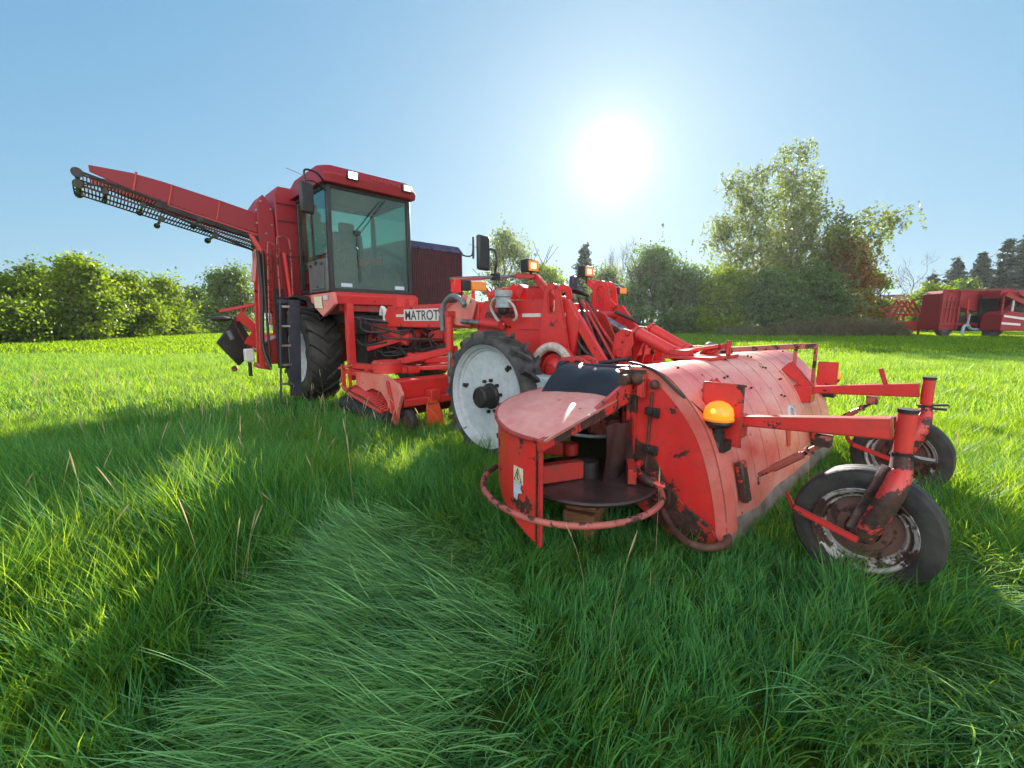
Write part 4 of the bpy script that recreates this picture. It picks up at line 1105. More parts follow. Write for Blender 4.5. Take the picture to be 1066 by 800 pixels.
# red hoop beside the engine
MB().tube([(-1.05, -.30, 1.55), (-1.06, -.30, 1.72), (-.96, -.30, 1.80), (-.80, -.32, 1.74), (-.66, -.34, 1.62)], .022, 8, smooth=5).done("guard_hoop", M['red'], H)

# ---- cab
cb = MB()
F0, Lr, Ll, Bk = -3.5, -1.04, .27, -4.75
for (x_, y_) in ((F0, Lr), (F0, Ll), (Bk, Lr), (Bk, Ll)):
    cb.beam((x_, y_, 1.80), (x_, y_ * (1.0 if y_ > 0 else .985), 3.32), .065, .075)
for z_ in (1.82, 3.30):
    cb.beam((F0, Lr, z_), (F0, Ll, z_), .07, .06); cb.beam((Bk, Lr, z_), (Bk, Ll, z_), .06, .06); cb.beam((F0, Lr, z_), (Bk, Lr, z_), .06, .06); cb.beam((F0, Ll, z_), (Bk, Ll, z_), .06, .06)
cb.beam((-4.15, Lr - .005, 1.85), (-4.15, Lr - .005, 3.3), .035, .03); cb.beam((-4.15, Lr + .01, 2.28), (F0, Lr + .01, 2.28), .04, .05)
cab = cb.done("cab", M['black'], H, .008)
MB().box((F0 + .012, (Lr + Ll) / 2, 2.56), (.008, Ll - Lr - .06, 1.45)).done("windscreen", M['glass'], cab)
MB().span((F0 - .03, Lr - .012, 2.30), (Bk + .03, Lr - .006, 3.28)).done("side_window", M['glass'], cab)
MB().span((F0 - .03, Ll + .006, 1.9), (Bk + .03, Ll + .012, 3.28)).done("side_window", M['glass'], cab)
MB().span((Bk - .01, Lr + .04, 2.2), (Bk - .004, Ll - .04, 3.28)).done("rear_window", M['glass'], cab)
pn = MB().span((F0 - .02, Lr - .05, 1.80), (-4.30, Lr - .012, 2.29)).done("lower_panel", M['grey_panel'], cab, .012)
dr = MB().span((F0 - .12, Lr - .068, 1.84), (-4.15, Lr - .0515, 2.23)).done("hatch", M['grey_panel'], pn, .006)
mb = MB(); mb.box((F0 - .16, Lr - .075, 2.21), (.05, .02, .03)); mb.box((F0 - .40, Lr - .075, 2.235), (.05, .02, .05)); mb.box((F0 - .62, Lr - .075, 2.21), (.05, .02, .03)); mb.box((F0 - .38, Lr - .075, 1.88), (.03, .015, .03))
mb.done("latch", M['black'], pn)
mb = MB(); mb.cyl((F0 + .05, -.62, 2.70), (F0 + .05, -.60, 1.95), .008, 6); mb.beam((F0 + .04, -.65, 2.70), (F0 + .04, -.22, 3.22), .012, .012); mb.beam((F0 + .05, -.60, 2.66), (F0 + .05, -.14, 3.24), .010, .010); mb.box((F0 + .03, -.62, 2.69), (.05, .08, .06))
mb.done("wiper", M['black'], cab)
for y_ in (-.82, .07): MB().box((F0 + .019, y_, 1.90), (.005, .17, .055)).done("warning_label", M['decal_blue'], cab)
MB().prism_s([(-.95, 2.0), (.2, 2.0), (.2, 2.35), (-.2, 2.55), (-.95, 2.25)], -5.02, -4.95).box((-4.95, -.3, 2.62), (.1, .9, .07), (.35, 0, 0)).done("rear_hopper", M['red_dark'], H, .01)
# roof
rf = MB()
prof = [(-3.36, 3.32), (-3.33, 3.44), (-3.40, 3.56), (-3.62, 3.62), (-4.6, 3.62), (-4.86, 3.52), (-4.88, 3.34)]
n_ = len(prof)
rows = []
for y_, sc in ((-1.13, .0), (-1.12, .55), (-1.0, 1.0), (-.4, 1.0), (.2, 1.0), (.32, .55), (.36, .0)):
    rows.append([(-4.1 + (a + 4.1) * (.965 + .035 * sc), y_, 3.32 + (b - 3.32) * (.72 + .28 * sc) if sc else 3.32 + (b - 3.32) * .62) for a, b in prof])
vs = [v for r in rows for v in r]
fs = [(i * n_ + j, i * n_ + j + 1, (i + 1) * n_ + j + 1, (i + 1) * n_ + j) for i in range(len(rows) - 1) for j in range(n_ - 1)]
fs += [tuple(range(n_)), tuple((len(rows) - 1) * n_ + j for j in range(n_ - 1, -1, -1))] + [(i * n_, (i + 1) * n_, (i + 1) * n_ + n_ - 1, i * n_ + n_ - 1) for i in range(len(rows) - 1)]
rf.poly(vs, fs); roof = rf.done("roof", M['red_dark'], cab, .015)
# worn raised lettering on the roof front, only ribs are left readable
mb = MB()
for k in range(9): mb.beam((-3.345 + .0, -.42 + k * .056, 3.515 - .008 * (k % 2)), (-3.325, -.40 + k * .056, 3.445), .022, .012)
mb.done("roof_emblem_ribs", M['red_worn'], roof)
for y_, mt in ((-.72, 'lamp_white'), (.17, 'lamp_off')):
    k = MB().box((-3.325, y_, 3.455), (.06, .17, .115)).done("work_lamp", M['black'], roof, .01)
    MB().box((-3.292, y_, 3.455), (.012, .125, .09)).done("lens", M[mt], k, .004)
MB().cyl((-4.5, -1.0, 3.5), (-4.5, -1.0, 3.62), .05, 12).done("roof_beacon", M['rust_red'], roof)
MB().cyl((-4.2, -.95, 3.55), (-4.35, -1.3, 3.68), .004, 5).done("aerial", M['black'], roof)
# cab mirror
mr = MB().tube([(-3.5, -1.04, 3.30), (-3.25, -1.25, 3.36), (-3.10, -1.46, 3.32), (-3.08, -1.47, 3.2)], .013, 8, smooth=5).tube([(-3.5, -1.04, 3.22), (-3.25, -1.3, 3.24), (-3.08, -1.46, 3.18)], .011, 8, smooth=4).done("mirror_arm", M['black'], cab)
MB().box((-3.06, -1.475, 2.96), (.06, .19, .40), (0, 0, .2)).done("wing_mirror", M['mirror'], mr, .03)
# cab interior
MB().prism([(-3.62, 1.86), (-3.62, 2.02), (-3.72, 2.16), (-3.86, 2.16), (-3.9, 1.86)], -1.0, .22).done("dashboard", M['seat'], cab, .02)
mb = MB(); mb.box((-4.05, -.38, 2.05), (.55, .55, .14)); mb.box((-4.36, -.38, 2.45), (.16, .52, .8), (0, -.15, 0)); mb.box((-4.42, -.38, 2.93), (.1, .28, .18)); mb.done("seat", M['seat'], cab, .05)
sw = MB().cyl((-3.72, -.72, 1.85), (-3.80, -.66, 2.36), .035, 10).tube([(-3.80 + .19 * math.cos(R(a)) * .8, -.66 + .19 * math.sin(R(a)), 2.40 + .12 * math.cos(R(a))) for a in range(0, 360, 20)], .016, 8, closed=True).beam((-3.95, -.66, 2.28), (-3.65, -.66, 2.52), .02, .02).beam((-3.80, -.85, 2.40), (-3.80, -.47, 2.40), .02, .02).done("steering_wheel", M['black'], cab)
mb = MB(); mb.box((-3.85, -.04, 2.02), (.5, .2, .4)); mb.box((-3.68, -.2, 2.12), (.12, .35, .3), (0, .5, 0)); mb.cyl((-3.8, -.05, 2.2), (-3.75, -.08, 2.45), .015, 8); mb.ball((-3.75, -.08, 2.46), .03)
mb.cyl((-3.9, -.02, 2.2), (-3.88, -.02, 2.4), .015, 8); mb.beam((-3.65, -.95, 1.9), (-3.65, .2, 1.93), .1, .12); mb.span((-3.55, -1.0, 1.83), (-4.7, .24, 1.86)); mb.done("control_console", M['black'], cab, .01)
mb = MB(); mb.beam((-3.7, -.55, 2.28), (-3.75, -.1, 2.34), .06, .12); mb.beam((-3.72, .1, 2.2), (-3.6, .2, 1.9), .05, .05); mb.beam((-3.7, -.95, 1.95), (-3.8, -.75, 2.15), .05, .06); mb.done("control_lever", M['red'], cab, .01)
# cab floor: red bumper and pink nose plate
MB().prism([(-3.30, 1.60), (-3.28, 1.74), (-3.38, 1.79), (-4.7, 1.79), (-4.7, 1.64)], -1.06, .30).done("cab_floor", M['red'], H, .012)
MB().span((-3.42, -.4, 1.52), (-3.36, .25, 1.60)).done("floor_trim", M['red_worn'], H, .006)
k = MB().lathe([(0, 0), (.05, 0), (.06, .03), (.05, .05), (0, .055)], (-3.27, -.05, 1.66), 'x', 14, False).done("floor_lamp", M['lamp_off'], H)
MB().slab([(-3.22, -1.09, 1.77), (-3.16, -1.09, 1.60), (-3.55, -1.13, 1.42), (-3.95, -1.15, 1.62), (-4.0, -1.14, 1.76)], (0, -.05, 0)).done("nose_plate", M['red_pink'], H, .012)
MB().slab([(-3.55, -1.184, 1.72), (-3.52, -1.184, 1.54), (-3.78, -1.204, 1.56), (-3.80, -1.204, 1.72)], (0, -.003, 0)).done("instruction_label", M['decal_cream'], H)
MB().slab([(-3.36, -1.166, 1.73), (-3.36, -1.166, 1.66), (-3.50, -1.176, 1.67), (-3.50, -1.176, 1.73)], (0, -.003, 0)).done("instruction_label", M['decal_blue'], H)
# arch under the cab and the red post
MB().prism([(-3.9, 1.60), (-3.36, 1.62), (-3.36, 1.50), (-3.8, 1.45)], -1.0, .3).done("cab_support", M['red_dirty'], H, .01)
MB().beam((-3.22, -.92, 1.62), (-3.22, -.92, .48), .10, .12).done("support_post", M['red'], H, .008)
MB().prism([(-5.5, 1.56), (-5.2, 1.70), (-4.5, 1.74), (-3.95, 1.66), (-3.80, 1.55), (-3.85, 1.62), (-4.5, 1.77), (-5.3, 1.74)], -1.28, -.72).done("mudguard", M['dark'], H, .01)

# ---- engine cover
en = MB().prism([(-3.66, 1.60), (-3.66, 2.62), (-3.80, 2.74), (-5.6, 2.78), (-5.6, 1.60)], .40, 1.52).done("engine_cover", M['grille'], H, .01)
mb = MB()
for k in range(30): mb.beam((-3.65, .44 + k * .036, 1.62), (-3.65, .44 + k * .036, 2.60), .014, .02, up=(0, 1, 0))
mb.done("grille_bars", M['grille'], en)
MB().slab([(-3.655, .39, 2.61), (-3.655, 1.53, 2.61), (-3.80, 1.53, 2.75), (-3.80, .39, 2.75)], (.012, 0, .012)).slab([(-3.80, .39, 2.75), (-3.80, 1.53, 2.75), (-5.6, 1.53, 2.79), (-5.6, .39, 2.79)], (0, 0, .014)).done("engine_cap", M['grille_cap'], en)
mr = MB().tube([(-3.7, 1.50, 2.62), (-3.6, 1.58, 2.58), (-3.55, 1.66, 2.60), (-3.55, 1.69, 2.72)], .014, 8, smooth=4).done("mirror_arm", M['black'], H)
MB().box((-3.55, 1.70, 2.74), (.19, .04, .38), (0, 0, -.66)).done("wing_mirror", M['mirror'], mr, .012)
MB().beam((-3.3, .15, 1.60), (-3.3, .15, 1.72), .11, .12).box((-2.75, -.36, 1.60), (.14, .14, .2)).done("stay_bracket", M['red'], H, .006)

# ---- machinery under cab and beams
mb = MB(); mb.box((-3.35, .1, 1.05), (.5, .9, .5)); mb.box((-2.95, -.1, 1.25), (.22, .25, .2)); mb.cyl((-3.3, -.5, .9), (-3.0, -.5, .9), .16, 16); mb.box((-3.6, -.3, 1.3), (.4, .9, .3)); mb.prism([(-4.2, .5), (-3.5, .6), (-3.5, 1.5), (-4.2, 1.5)], -.55, .5)
mb.done("gearbox", M['dark'], H, .02)
mb = MB()
rr = random.Random(3)
for k in range(20):
    a = (-3.3 + rr.random() * .4, -.9 + rr.random() * 1.2, .8 + rr.random() * .7); c = (-2.9 + rr.random() * .9, -.8 + rr.random() * 1.1, .7 + rr.random() * .6)
    mid = ((a[0] + c[0]) / 2, (a[1] + c[1]) / 2 - .1, max(a[2], c[2]) + .12 * rr.random() - .15)
    mb.tube([a, mid, c], .014 + .01 * rr.random(), 6, smooth=6)
mb.tube([(-2.45 + .26 * math.cos(R(a)), -.45, 1.08 + .17 * math.sin(R(a))) for a in range(-150, 160, 15)], .032, 8)
mb.done("hydraulic_hose", M['hose'], H)
mb = MB()
for k in range(9):
    a = (-3.2 + rr.random() * .3, -.9 + rr.random(), 1.0 + rr.random() * .45); c = (-2.5 + rr.random() * .7, -.7 + rr.random() * .8, .85 + rr.random() * .5)
    mb.tube([a, ((a[0] + c[0]) / 2, a[1] - .1, a[2] - .2), c], .013, 6, smooth=5)
mb.done("hydraulic_hose", M['hose'], H); mb = MB()
mb.beam((-3.1, -.7, .95), (-2.2, -.5, 1.15), .06, .08); mb.beam((-2.6, -.6, 1.22), (-2.2, -.55, 1.05), .05, .06); mb.box((-3.0, -.95, .62), (.5, .2, .06)); mb.beam((-3.2, -.9, .7), (-1.7, -.9, .75), .08, .08)
mb.done("lifter_bracket", M['red'], H)
fk = MB().cyl((-2.93, -.48, 1.52), (-2.93, -.48, 1.36), .05, 14).tube([(-2.93, -.48, 1.5), (-3.0, -.5, 1.56), (-3.05, -.5, 1.45)], .03, 8, smooth=3).done("oil_filter", M['white_metal'], H)

# ---- row lifting unit between the axles
mb = MB(); mb.span((-1.66, -1.14, .44), (-1.42, 1.15, .66)); mb.span((-1.40, -1.15, .36), (-1.30, 1.15, .45)); mb.box((-1.36, -.72, .46), (.16, .14, .14)); mb.span((-2.2, -.85, .70), (-1.66, -.70, .78)); mb.span((-2.2, -.35, .70), (-1.66, -.22, .78)); mb.span((-2.2, .4, .7), (-1.66, .55, .78))
mb.done("lifter_frame", M['red'], H, .012)
MB().prism([(-2.42, .70), (-1.62, .72), (-1.30, .64), (-1.22, .52), (-1.32, .34), (-1.38, .14), (-1.46, .16), (-1.58, .40), (-1.72, .50), (-1.95, .52), (-2.15, .46), (-2.42, .52)], -1.22, -1.18).done("lifter_side_plate", M['red_pink'], H, .006)
MB().beam((-1.52, -1.235, .66), (-1.36, -1.235, .22), .02, .05).done("side_rib", M['red'], H, .004)
mo = MB().lathe([(0, .87), (.165, .87), (.175, .86), (.175, .72), (0, .72)], (-1.85, -1.05, 0), 'z', 28, False).done("lifter_motor", M['red'], H)
MB().lathe([(0, .855), (.19, .855), (.19, .845), (0, .845)], (-1.85, -1.05, 0), 'z', 28, False).done("motor_flange", M['red_pink'], mo)
mb = MB(); mb.beam((-2.0, -.70, .84), (-1.15, -.5, 1.02), .07, .09); mb.beam((-2.4, -.6, .80), (-1.2, .3, .86), .06, .08); mb.beam((-2.5, .2, .82), (-1.2, .8, .92), .06, .08); mb.beam((-2.1, -.9, .72), (-1.3, -.3, .78), .05, .05); mb.cyl((-2.2, -.4, .80), (-2.2, -.4, .92), .15, 20); mb.beam((-2.6, -1.0, .66), (-2.6, .9, .66), .08, .08)
mb.done("lifter_link", M['red'], H, .008)
# chain web at the near end
ch = MB()
for k in range(22):
    t_ = k / 21; ch.cyl((-2.58 + t_ * 1.05, -1.32, .30 + .05 * math.sin(t_ * 3.1) + .14 * (1 - t_)), (-2.56 + t_ * 1.05, -1.10, .36 + .05 * math.sin(t_ * 3.1) + .14 * (1 - t_)), .016, 6)
ch.tube([(-2.60, -1.33, .50), (-2.3, -1.34, .42), (-1.9, -1.34, .36), (-1.5, -1.33, .30)], .022, 8, smooth=4); ch.beam((-2.62, -1.30, .45), (-2.62, -1.30, .78), .04, .05); ch.beam((-2.45, -1.28, .45), (-2.45, -1.28, .86), .03, .04); ch.beam((-2.75, -1.3, .72), (-2.3, -1.28, .80), .03, .03)
ch.done("cleaning_web", M['red_worn'], H)
mb = MB()
for k in range(20):
    t_ = k / 19; mb.lathe([(.03, -.02), (.10, -.018), (.10, .018), (.03, .02)], (-2.62 + t_ * 1.15, -1.28, .26 - .06 * t_), 'x', 14)
mb.cyl((-2.65, -1.28, .26), (-1.45, -1.28, .2), .05, 10)
mb.done("cleaning_roller", M['tyre'], H)
wh = tyre((-1.30, -1.10, .17), .165, .09, .09, M['tyre'], 0, name="gauge_wheel", parent=H)
MB().lathe([(.02, -.04), (.09, -.045), (.09, .045), (.02, .04)], (-1.30, -1.10, .17), n=20).done("rim", M['rust'], wh)
for y_ in (-.76, -.34, .12, .58):
    sh = MB().slab([(-1.30, y_ - .08, .40), (-1.30, y_ + .08, .40), (-1.22, y_ + .13, .10), (-1.22, y_ - .13, .10)], (-.03, 0, 0)).box((-1.33, y_, .40), (.1, .13, .08)).done("share_shield", M['orange'], H, .006)
    MB().cyl((-1.28, y_ - .12, .09), (-1.28, y_ + .12, .09), .06, 10).ball((-1.28, y_, .06), .1, (1, 1.3, .6)).done("lifting_share", M['soil'], sh)
mb = MB(); mb.cyl((-1.8, -.9, .28), (-1.8, 1.1, .28), .13, 18); mb.cyl((-2.3, -.9, .34), (-2.3, 1.1, .34), .13, 18); mb.done("soil_roller", M['rust'], H)

# ---- elevator tower, grab rails and ladder behind the cab
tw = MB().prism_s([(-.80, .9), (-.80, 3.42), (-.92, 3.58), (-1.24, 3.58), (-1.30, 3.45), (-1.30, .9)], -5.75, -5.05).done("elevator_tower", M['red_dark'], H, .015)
mb = MB()
for z_ in (2.45, 3.02, 3.30): mb.span((-5.045, -1.28, z_), (-5.035, -.82, z_ + .012))
mb.done("panel_seam", M['dark'], tw)
MB().prism_s([(-1.31, 1.5), (-1.31, 3.10), (-1.36, 3.30), (-1.46, 3.42), (-1.56, 3.26), (-1.56, 2.9), (-1.54, 1.5)], -5.65, -5.10).done("elevator_head", M['red_dark'], H, .012)
mb = MB()
for y_, z_ in ((-1.36, 3.2), (-1.5, 3.3), (-1.58, 3.15), (-1.58, 2.95), (-1.36, 2.95), (-1.45, 2.8)): mb.bolt((-5.095, y_, z_), .015, .01, (1, 0, 0))
mb.done("bolt", M['steel'], H)
mb = MB()
for k in range(46): mb.cyl((-5.06, -1.50, 1.3 + k * .027), (-5.0, -1.42, 1.31 + k * .027), .012, 5)
mb.done("drive_chain", M['red_worn'], H)
mb = MB(); mb.tube([(-4.88, -1.37, 1.75), (-4.88, -1.36, 2.6), (-4.88, -1.32, 2.73), (-4.88, -1.22, 2.73), (-4.88, -1.16, 2.6), (-4.88, -1.17, 1.75)], .014, 8, smooth=5); mb.tube([(-4.9, -1.56, 1.3), (-4.9, -1.50, 2.5), (-4.9, -1.46, 2.62), (-4.9, -1.40, 2.6)], .013, 8, smooth=5)
mb.done("grab_rail", M['rust_red'], H)
MB().cyl((-4.95, -1.18, 1.7), (-4.95, -1.24, 2.5), .035, 10).done("ram", M['red'], H)
mb = MB(); mb.beam((-5.15, -1.66, .55), (-5.15, -1.55, 2.55), .07, .06); mb.beam((-5.5, -1.62, .55), (-5.5, -1.54, 2.6), .07, .06); mb.done("tower_leg", M['red_worn'], H, .006)
mb = MB(); mb.beam((-5.12, -1.70, 2.0), (-5.12, -1.62, 2.52), .05, .10); mb.tube([(-5.1, -1.66, 2.3), (-5.08, -1.68, 2.42), (-5.08, -1.64, 2.48), (-5.1, -1.62, 2.38)], .012, 6, True); mb.done("hinge_link", M['red_pink'], H, .006)
mb = MB(); mb.tube([(-5.0, -1.62, 2.5), (-5.02, -1.60, 1.8), (-5.0, -1.66, 1.0), (-4.9, -1.60, .6)], .03, 8, smooth=5); mb.tube([(-5.0, -1.55, 2.5), (-4.98, -1.57, 1.6), (-4.95, -1.58, .7)], .02, 8, smooth=5); mb.done("hydraulic_hose", M['hose'], H)
MB().prism_s([(-1.58, .62), (-1.58, 1.0), (-1.3, 1.12), (-.8, 1.1), (-.8, .75), (-1.3, .62)], -5.6, -5.15).done("elevator_boot", M['red_dirty'], H, .01)
ld = MB().beam((-4.22, -1.36, 1.68), (-4.20, -1.44, .18), .02, .17, up=(0, 1, 0)).beam((-4.22, -1.56, 1.68), (-4.20, -1.66, .18), .025, .03).tube([(-4.2, -1.66, .2), (-4.2, -1.64, .08), (-4.2, -1.50, .06), (-4.2, -1.46, .2)], .015, 6, smooth=3).beam((-4.3, -1.58, 1.66), (-4.3, -1.16, 1.66), .05, .06).done("access_ladder", M['navy'], H, .004)
for k in range(5): MB().beam((-4.215 + .003 * k, -1.55 - .018 * k, 1.58 - k * .30), (-4.215 + .003 * k, -1.44 - .012 * k, 1.58 - k * .30), .05, .03).done("rung", M['steel'], ld)
MB().span((-5.06, -1.44, .55), (-4.98, -1.28, 1.9)).done("chain_guard", M['dark'], H, .01)
# white tank with tap
wt = MB().box((-5.35, -1.80, .78), (.12, .14, .22)).done("grease_tank", M['white_metal'], H, .015)
MB().cyl((-5.35, -1.80, .66), (-5.35, -1.80, .42), .03, 8).done("pipe", M['dark'], wt)
MB().beam((-5.3, -1.75, .62), (-5.2, -1.5, .55), .06, .08).ball((-5.5, -2.0, .55), .05).done("rear_bracket", M['rust_red'], H)

# ---- discharge boom
Rt, Tp = Vector((-5.2, -1.45, 2.82)), Vector((-5.2, -3.60, 3.30))
Lb = (Tp - Rt).length; dv = (Tp - Rt).normalized(); upv = Vector((1, 0, 0)).cross(dv).normalized()
if upv.z < 0: upv = -upv
def bp(t, h, s_): return Rt + dv * (Lb * t) + upv * h + Vector((s_, 0, 0))
def side(s_, mat):
    return MB().slab([bp(-.03, -.04, s_), bp(-.03, .27, s_), bp(.30, .27, s_), bp(.62, .25, s_), bp(.78, .22, s_), bp(.97, .13, s_), bp(.96, .05, s_), bp(.80, .0, s_), bp(.60, -.04, s_), bp(.3, -.05, s_)], (.025, 0, 0))
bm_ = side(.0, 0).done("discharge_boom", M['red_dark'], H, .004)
side(-.62, 0).done("boom_side", M['red_dark'], bm_, .004)
mb = MB(); mb.slab([bp(-.02, -.06, .03), bp(-.02, -.09, .03), bp(.58, -.075, .03), bp(.58, -.05, .03)], (.02, 0, 0))
for t in (.3, .57, .75): mb.slab([bp(t, -.05, .03), bp(t + .012, -.05, .03), bp(t + .012, .25, .03), bp(t, .25, .03)], (.008, 0, 0))
mb.done("boom_flange", M['red'], bm_)
mb = MB()
for t0, h0, t1, h1 in ((.0, -.10, 1.0, -.03), (.0, -.22, 1.02, -.17)):
    for k in range(62):
        q = k / 61; t = t0 + (t1 - t0) * q; h = h0 + (h1 - h0) * q
        mb.cyl(bp(t, h, .03), bp(t, h, -.60), .0085, 5)
        if k % 2 == 0: mb.cyl(bp(t, h, .03), bp(t, h + (.045 if h0 > -.15 else -.02), .03), .007, 4)
for t0, h0, t1, h1 in ((.0, -.10, 1.0, -.03), (.0, -.22, 1.02, -.17)):
    for s_ in (.035, -.30, -.60): mb.beam(bp(t0, h0, s_), bp(t1, h1, s_), .016, .020)
mb.done("conveyor_web", M['rust'], bm_)
mb = MB(); mb.beam(bp(.0, -.13, .05), bp(.64, -.10, .05), .02, .07); mb.beam(bp(.60, -.05, .05), bp(1.0, .00, .05), .02, .03); mb.beam(bp(.78, -.03, .05), bp(1.02, -.17, .05), .015, .02); mb.done("web_rail", M['dark'], bm_)
mb = MB()
for t, h, r in ((1.01, -.02, .06), (1.0, -.16, .05), (.88, -.15, .035), (.70, -.17, .035), (.60, -.28, .04), (.40, -.12, .04), (.30, -.28, .045)):
    mb.cyl(bp(t, h, .06), bp(t, h, -.62), r * .45, 12); mb.cyl(bp(t, h, .07), bp(t, h, .02), r, 16); mb.cyl(bp(t, h, -.60), bp(t, h, -.64), r, 16)
mb.done("web_roller", M['black'], bm_)
mb = MB(); mb.cyl(bp(.50, -.20, .05), bp(.02, -.36, .06), .018, 8); mb.cyl(bp(.50, -.20, .05), bp(.72, -.14, .05), .012, 8); mb.done("tie_rod", M['dark'], bm_)
mb = MB(); mb.beam(bp(.10, -.10, .08), bp(.0, -.36, .08), .05, .07); mb.beam(bp(.03, -.36, .08), bp(-.10, -.38, .08), .04, .05); mb.done("boom_bracket", M['red_worn'], bm_, .004)

# ---- raised rear arm with rubber flap
ra = MB().beam((-6.3, -1.25, .95), (-6.35, -1.70, 1.50), .07, .16).beam((-6.3, -1.2, .80), (-6.3, -1.62, 1.0), .07, .14).beam((-6.35, -1.72, 1.35), (-6.35, -1.56, 1.68), .06, .06).beam((-6.45, -1.98, 1.54), (-6.2, -1.40, 1.68), .05, .06).beam((-6.3, -1.15, .85), (-6.1, -1.1, .55), .09, .14).beam((-6.2, -1.45, 1.66), (-6.2, -1.45, 1.52), .05, .05).beam((-6.3, -1.45, 1.15), (-6.3, -1.60, .90), .05, .12).beam((-6.3, -1.3, 1.05), (-5.9, -.7, 1.1), .12, .14).done("rear_arm", M['red'], H, .006)
MB().slab([(-6.45, -1.74, 1.42), (-6.45, -2.08, .96), (-6.45, -1.76, .52), (-6.45, -1.44, .86)], (.04, .02, 0)).done("rubber_flap", M['rubber_sheet'], ra)
MB().ball((-6.4, -1.98, 1.40), .17, (1, 1.0, .32)).done("guide_disc", M['tyre'], ra)
mb = MB(); mb.tube([(-6.38, -1.82, 1.44), (-6.38, -1.72, 1.2), (-6.38, -1.58, .9), (-6.3, -1.2, .62)], .022, 8, smooth=4); mb.cyl((-6.38, -1.60, .88), (-6.2, -1.2, .6), .02, 8); mb.done("support_rod", M['rust'], ra)
MB().cyl((-6.40, -1.88, 1.18), (-6.40, -1.82, 1.02), .04, 10).done("flap_clamp", M['grey_hose'], ra)

# ---- topper in front
PR = [(1.22, .93), (1.40, 1.01), (1.58, 1.05), (1.74, 1.06), (1.86, 1.025), (1.96, .945), (2.05, .845), (2.125, .735), (2.18, .61), (2.225, .46), (2.26, .30), (2.28, .13)]
def smooth_pr(sub=4):
    p = spline([Vector((a, 0, b)) for a, b in PR], sub); return [(q.x, q.z) for q in p]
SP = smooth_pr()
rows = []
yl = [-1.15, -1.146, -1.0, -.6, -.2, .2, .6, 1.0, 1.4, 1.60, 1.62]
for a, b in SP: rows.append([(a + .004 * math.sin(y_ * 9 + b * 7), y_, b + .004 * math.sin(y_ * 7 + a * 5)) for y_ in yl])
hood = MB().sheet(rows, (.010, 0, .006)).done("topper_hood", M['hood'], H)
def hz(s_):
    for (a, b), (c, d) in zip(SP[:-1], SP[1:]):
        if a <= s_ <= c: return b + (d - b) * (s_ - a) / (c - a + 1e-9)
    return SP[-1][1]
def hs(z_):
    for (a, b), (c, d) in zip(SP[12:-1], SP[13:]):
        if d <= z_ <= b: return a + (c - a) * (b - z_) / (b - d + 1e-9)
    return SP[-1][0]
# seams, rows of rivets
mb = MB()
for y_ in (-.85, -.62, -.38, -.1, .18, .45, .72, 1.0, 1.3):
    pts = [(a + .003, y_, b + .002) for a, b in SP[8:40]]
    mb.tube(pts, .0010, 4)
mb.done("hood_seam", M['rust_red'], hood)
mb = MB(); rr = random.Random(5)
for (z_, ys) in ((1.035, (-.98, -.2, .3, .42, 1.3)), (.955, (-.5, -.42, .35, .45)), (.86, (-.3, -.2, .5, .55)), (.74, (.3, .38)), (.62, (.9,))):
    for y_ in ys: mb.ball((hs(z_) + .006, y_ + rr.random() * .05, z_ + rr.random() * .03), .009, u=8, v=6)
mb.done("hood_bolt", M['dark'], hood)
# patches where the paint has been touched up or rubbed
MB().slab([(hs(.58) + .004, .22, .58), (hs(.58) + .004, .36, .58), (hs(.40) + .004, .20, .40), (hs(.40) + .004, .12, .40)], (.002, 0, 0)).done("touch_up_patch", M['red'], hood)
mb = MB(); mb.tube([(hs(.62 + .045 * math.sin(R(a))) + .006, .42 + .07 * math.cos(R(a)), .60 + .06 * math.sin(R(a))) for a in range(-60, 200, 20)], .014, 5); mb.done("worn_emblem", M['decal_blue'], hood)
mb = MB()
mb.sheet([[(2.268, y_, .20) for y_ in (-1.15, .2, 1.62)], [(2.292, y_, .12) for y_ in (-1.15, .2, 1.62)], [(2.285, y_, .03) for y_ in (-1.15, .2, 1.62)]], (.008, 0, 0))
mb.done("hood_skirt", M['skirt'], hood)
# end plates
def end_plate(y, name, mat):
    pts = [(1.72, .50)] + [(a - .004, b - .006) for a, b in SP if a > 1.62] + [(2.27, .06), (2.12, .05), (1.95, .30)]
    return MB().prism(pts, y - .008, y + .008).done(name, mat, H)
ep = end_plate(-1.162, "end_plate", M['red_worn']); end_plate(1.63, "end_plate", M['red_worn'])
# folded rim along the hood's near edge
mb = MB()
o_ = [(a + .012, b + .008) for a, b in SP if a > 1.60]; i_ = [(a - .045, b - .050) for a, b in SP if a > 1.60]
for k in range(len(o_) - 1):
    f = lambda q: (q[0], q[1])
    mb.poly([(o_[k][0], -1.174, o_[k][1]), (o_[k + 1][0], -1.174, o_[k + 1][1]), (i_[k + 1][0], -1.174, i_[k + 1][1]), (i_[k][0], -1.174, i_[k][1])], [(0, 1, 2, 3)])
    mb.poly([(o_[k][0], -1.174, o_[k][1]), (o_[k + 1][0], -1.174, o_[k + 1][1]), (o_[k + 1][0], -1.02, o_[k + 1][1]), (o_[k][0], -1.02, o_[k][1])], [(3, 2, 1, 0)])
mb.done("edge_strip", M['red_pink'], ep, weld=True)
mb = MB(); mb.cyl((1.80, -1.185, .92), (1.78, -1.185, .42), .009, 6)
mb.done("latch_rod", M['rust'], ep)
for z_ in (.80, .56): MB().box((1.80, -1.19, z_), (.07, .03, .045)).cyl((1.80, -1.20, z_), (1.80, -1.225, z_), .022, 10).box((1.84, -1.19, z_ - .005), (.03, .02, .06)).done("latch", M['dark'], ep, .004)
